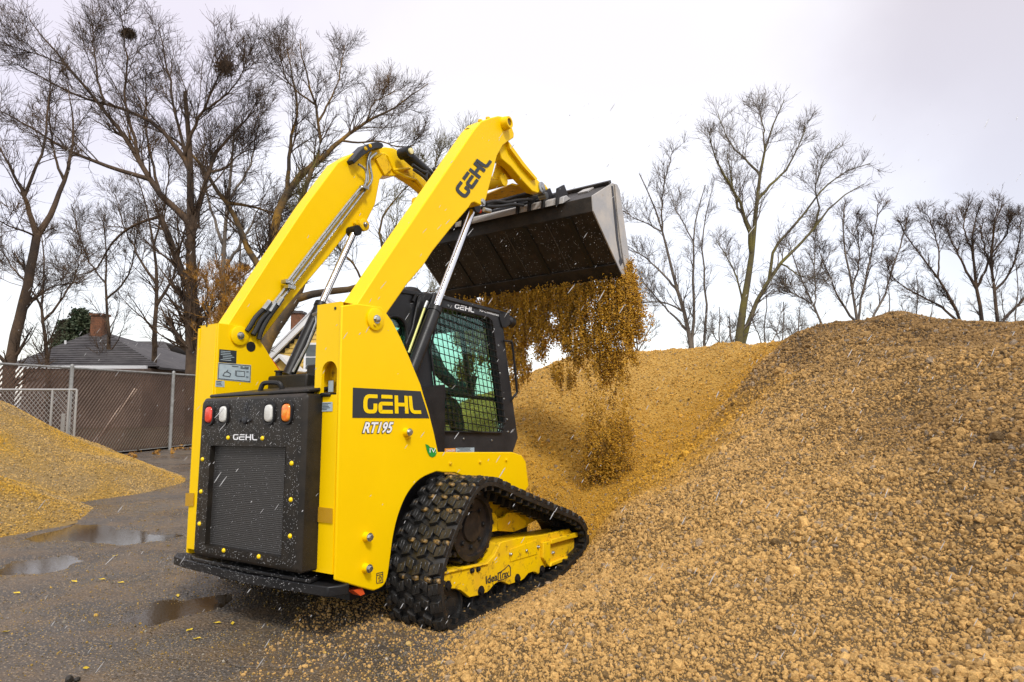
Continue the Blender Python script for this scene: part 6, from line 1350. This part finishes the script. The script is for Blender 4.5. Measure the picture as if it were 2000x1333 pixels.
skin_body('nose', [(.195,0,.745,.012),(.215,0,.725,.016)], [(0,1)], SKN, op, 1)
for s_ in (-1, 1): skin_body('ear', [(.10,s_*.085,.735,.014),(.095,s_*.092,.755,.016),(.09,s_*.09,.775,.010)], [(0,1),(1,2)], SKN, op, 1); MB().lathe((.188,s_*.032,.765), (1,0,0), [(0,.010),(.004,.008),(.006,.003)], 10).build('eye', INK, op)
MB().box((.190,-.022,.690),(.196,.022,.696)).build('mouth', mat('lip', (.35,.13,.10), rough=.6), op)
MB().lathe((.10,0,.775), (.1,0,1), [(0,.104),(.03,.104),(.07,.088),(.10,.055),(.112,.01)], 24).build('cap', BLK2, op); MB().prism([np.array(p) for p in ((.18,-.06,.79),(.27,-.035,.785),(.27,.035,.785),(.18,.06,.79))], (0,0,.008)).build('cap_brim', BLK2, op)
vest = MB(); 
for s_ in (-1, 1): vest.hexa([(-.09,s_*.05,.02),(.20,s_*.05,.02),(.19,s_*.165,.02),(-.08,s_*.165,.02),(-.07,s_*.05,.50),(.20,s_*.05,.46),(.18,s_*.15,.46),(-.06,s_*.15,.50)])
vest.build('vest', HIV, op, bevel=.02)
for s_ in (-1, 1):                                # hands closed on the joysticks
    hw = (.46, s_*.24, .165); skin_body('hand', [(hw[0]-.03,hw[1],hw[2],.028,.022),(hw[0]+.02,hw[1],hw[2]+.005,.032,.020),(hw[0]+.045,hw[1],hw[2]+.01,.026,.018)], [(0,1),(1,2)], SKN, op, 1)
    for i in range(4):
        yy = hw[1]-.026+i*.0175; f_ = .9 + .1*(i in (1, 2)); skin_body('finger', [(hw[0]+.04,yy,hw[2]+.015,.009),(hw[0]+.04+.030*f_,yy,hw[2]+.022,.0085),(hw[0]+.04+.046*f_,yy,hw[2]-.001,.008),(hw[0]+.035+.036*f_,yy,hw[2]-.018,.007)], [(0,1),(1,2),(2,3)], SKN, op, 1)
    skin_body('thumb', [(hw[0]+.0,hw[1]-s_*.026,hw[2]+.005,.010),(hw[0]+.03,hw[1]-s_*.040,hw[2]+.018,.0095),(hw[0]+.058,hw[1]-s_*.030,hw[2]+.022,.008)], [(0,1),(1,2)], SKN, op, 1)

# ---- falling rain: its motion streaks built as short slanting slivers
n = 1900; d = r.uniform(1.4, 9, n); P = np.array([pw(x, y, z) for x, y, z in zip(r.uniform(-50, 2050, n), r.uniform(200, 1300, n), d)])
P = P[P[:, 2] > .1]; n = len(P); Ls = .005 + .030*r.rand(n)**2; D = np.array((-.55, -.1, -.83)) + r.randn(n, 3)*.06; D /= np.linalg.norm(D, axis=1)[:, None]
pts = np.stack([P, P + D*Ls[:, None]*.5, P + D*Ls[:, None]], 1); V, F = sweep(pts, np.tile(np.array((.0005,.0011,.0005)), (n, 1)), 4)
np_mesh('rain_streaks', V, F, mat('rain_streak', (.50,.50,.50), rough=.2), None, True, kind='stuff', label='fine rain streaks slanting down across the whole yard', category='rain_streaks')
# ---- yellow leaves and loose lumps on the yard
LY = mat('yellow_leaf', (.60,.42,.03), rough=.6)
for i, (x, y, s_) in enumerate(((545,1123-0,0),)): pass
spots = [((200,1123),'bright yellow leaf on the asphalt, alone in front of the middle puddle'),((34,1148),'yellow leaf lying at the left border below the left puddle'),((370,1216),'yellow leaf below the bumper, upper one of the close pair'),((386,1232),'yellow leaf below the bumper, lower one of the close pair'),
 ((425,1203),'yellow leaf in the shadow under the bumper, left of two'),((455,1204),'yellow leaf in the shadow under the bumper, right of two'),((237,1130),'yellow leaf beside the small cracks left of the bumper'),((348,1151),'yellow leaf at the rim of the puddle below the bumper'),
 ((225,1080),'yellow leaf between the far puddle and the middle one'),((330,1060),'yellow leaf at the near edge of the far puddle'),((146,1127),'yellow leaf in front of the left puddle tip'),((169,1285),'pale yellow leaf near the dark clod at the bottom'),((12,1220),'yellow leaf at the left border, low down')]
o = None
for i, ((x, y), lab) in enumerate(spots):
    p = gp_(x, y); z_ = float(ground_h(np.array([p[0]]), np.array([p[1]]))[0])
    if o is None:
        m_ = MB(); m_.add([(-.022,0,.004),(-.008,.010,.008),(.010,.009,.005),(.024,0,.009),(.010,-.010,.006),(-.008,-.009,.010),(0,0,.003)], [(0,6,1),(1,6,2),(2,6,3),(3,6,4),(4,6,5),(5,6,0)]); o = c_ = m_.build('fallen_leaf', LY)
    else: c_ = o.copy(); SC.collection.objects.link(c_)
    c_.location = (p[0], p[1], z_+.002); c_.rotation_euler = (r.uniform(-.2,.2), r.uniform(-.2,.2), r.uniform(0, 6.28)); c_['label'] = lab; c_['category'] = 'leaf'; c_['group'] = 'fallen leaves on the yard'
def clod(x, y, s_, lab, m_, zf=ground_h, seed=1):
    d_ = CAM_H*F_PX/(y-HOR); p = pw(x, y, d_); z_ = float(zf(np.array([p[0]]), np.array([p[1]]))[0]); me = stone_src(seed, 2); me.materials.append(m_); o_ = bpy.data.objects.new('dirt_clod', me); SC.collection.objects.link(o_)
    o_.location = (p[0], p[1], z_+s_*.45); o_.scale = (s_, s_*1.1, s_*.7); o_['label'] = lab; o_['category'] = 'clod'
clod(135, 1310, .030, 'dark wet clod on the asphalt at bottom left', mat('wet_dirt', (.02,.016,.012), rough=.5), seed=31)
clod(152, 1306, .016, 'small dark crumb right of the wet clod', mat('wet_dirt', (.02,.016,.012), rough=.5), seed=32)
CL = mat('tan_clod', (.50,.34,.12), rough=.9, bump=.6, bscale=60, bdist=.006)
for i, (x, y, s_, lab) in enumerate(((799,1244,.022,'tan lump on the asphalt left of the track heel'),(910,1277,.024,'tan lump below the track heel'),(932,1280,.018,'smaller tan lump right of the lump below the track'),(975,1277,.028,'broad tan lump at the left foot of the pile'),(984,1255,.030,'angular tan lump at the edge of the pile by the track'),(858,1278,.014,'small tan lump straight below the track heel'),(915,1296,.018,'tan lump at the bottom edge left of the pile'))): clod(x, y, s_, lab, CL, seed=40+i)

# beads of rain on the dark panels
def beads(f, n, s0, s1, parent, seed):
    r = np.random.RandomState(seed); V = []; F = []; o = np.array([(1,0,0),(-1,0,0),(0,1,0),(0,-1,0),(0,0,1),(0,0,-1)], float); T = np.array([(0,2,4),(2,1,4),(1,3,4),(3,0,4),(2,0,5),(1,2,5),(3,1,5),(0,3,5)])
    for i in range(n): V.append(f(r) + o*r.uniform(s0, s1)*np.array((.8,1,1.2))); F.append(T+6*i)
    return np_mesh('rain_beads', np.vstack(V), np.vstack(F), mat('water_bead', (.42,.42,.42), rough=.12, spec=.8), parent, True, kind='stuff')
def on_ring(r):
    while True:
        y, z = r.uniform(y0d+.02, y1d-.02), r.uniform(z0d+.02, z1d-.02)
        if not (gy0 < y < gy1 and gz0 < z < gz1): return np.array((fx-.0008, y, z))
beads(on_ring, 1500, .0010, .0023, door, 1)
beads(lambda r: np.array((fx+.027, r.uniform(gy0, gy1), r.uniform(gz0, gz1))), 260, .0010, .0020, door, 4)
beads(lambda r: fl(r.uniform(.02,.95), r.uniform(.01,.99)) - inn*.001, 900, .0016, .0040, bk, 2)
beads(lambda r: np.array((r.uniform(-.2,.0), r.uniform(-.6,.65), .3485 if r.rand() < .5 else .309)), 500, .0010, .0025, ldr, 3)
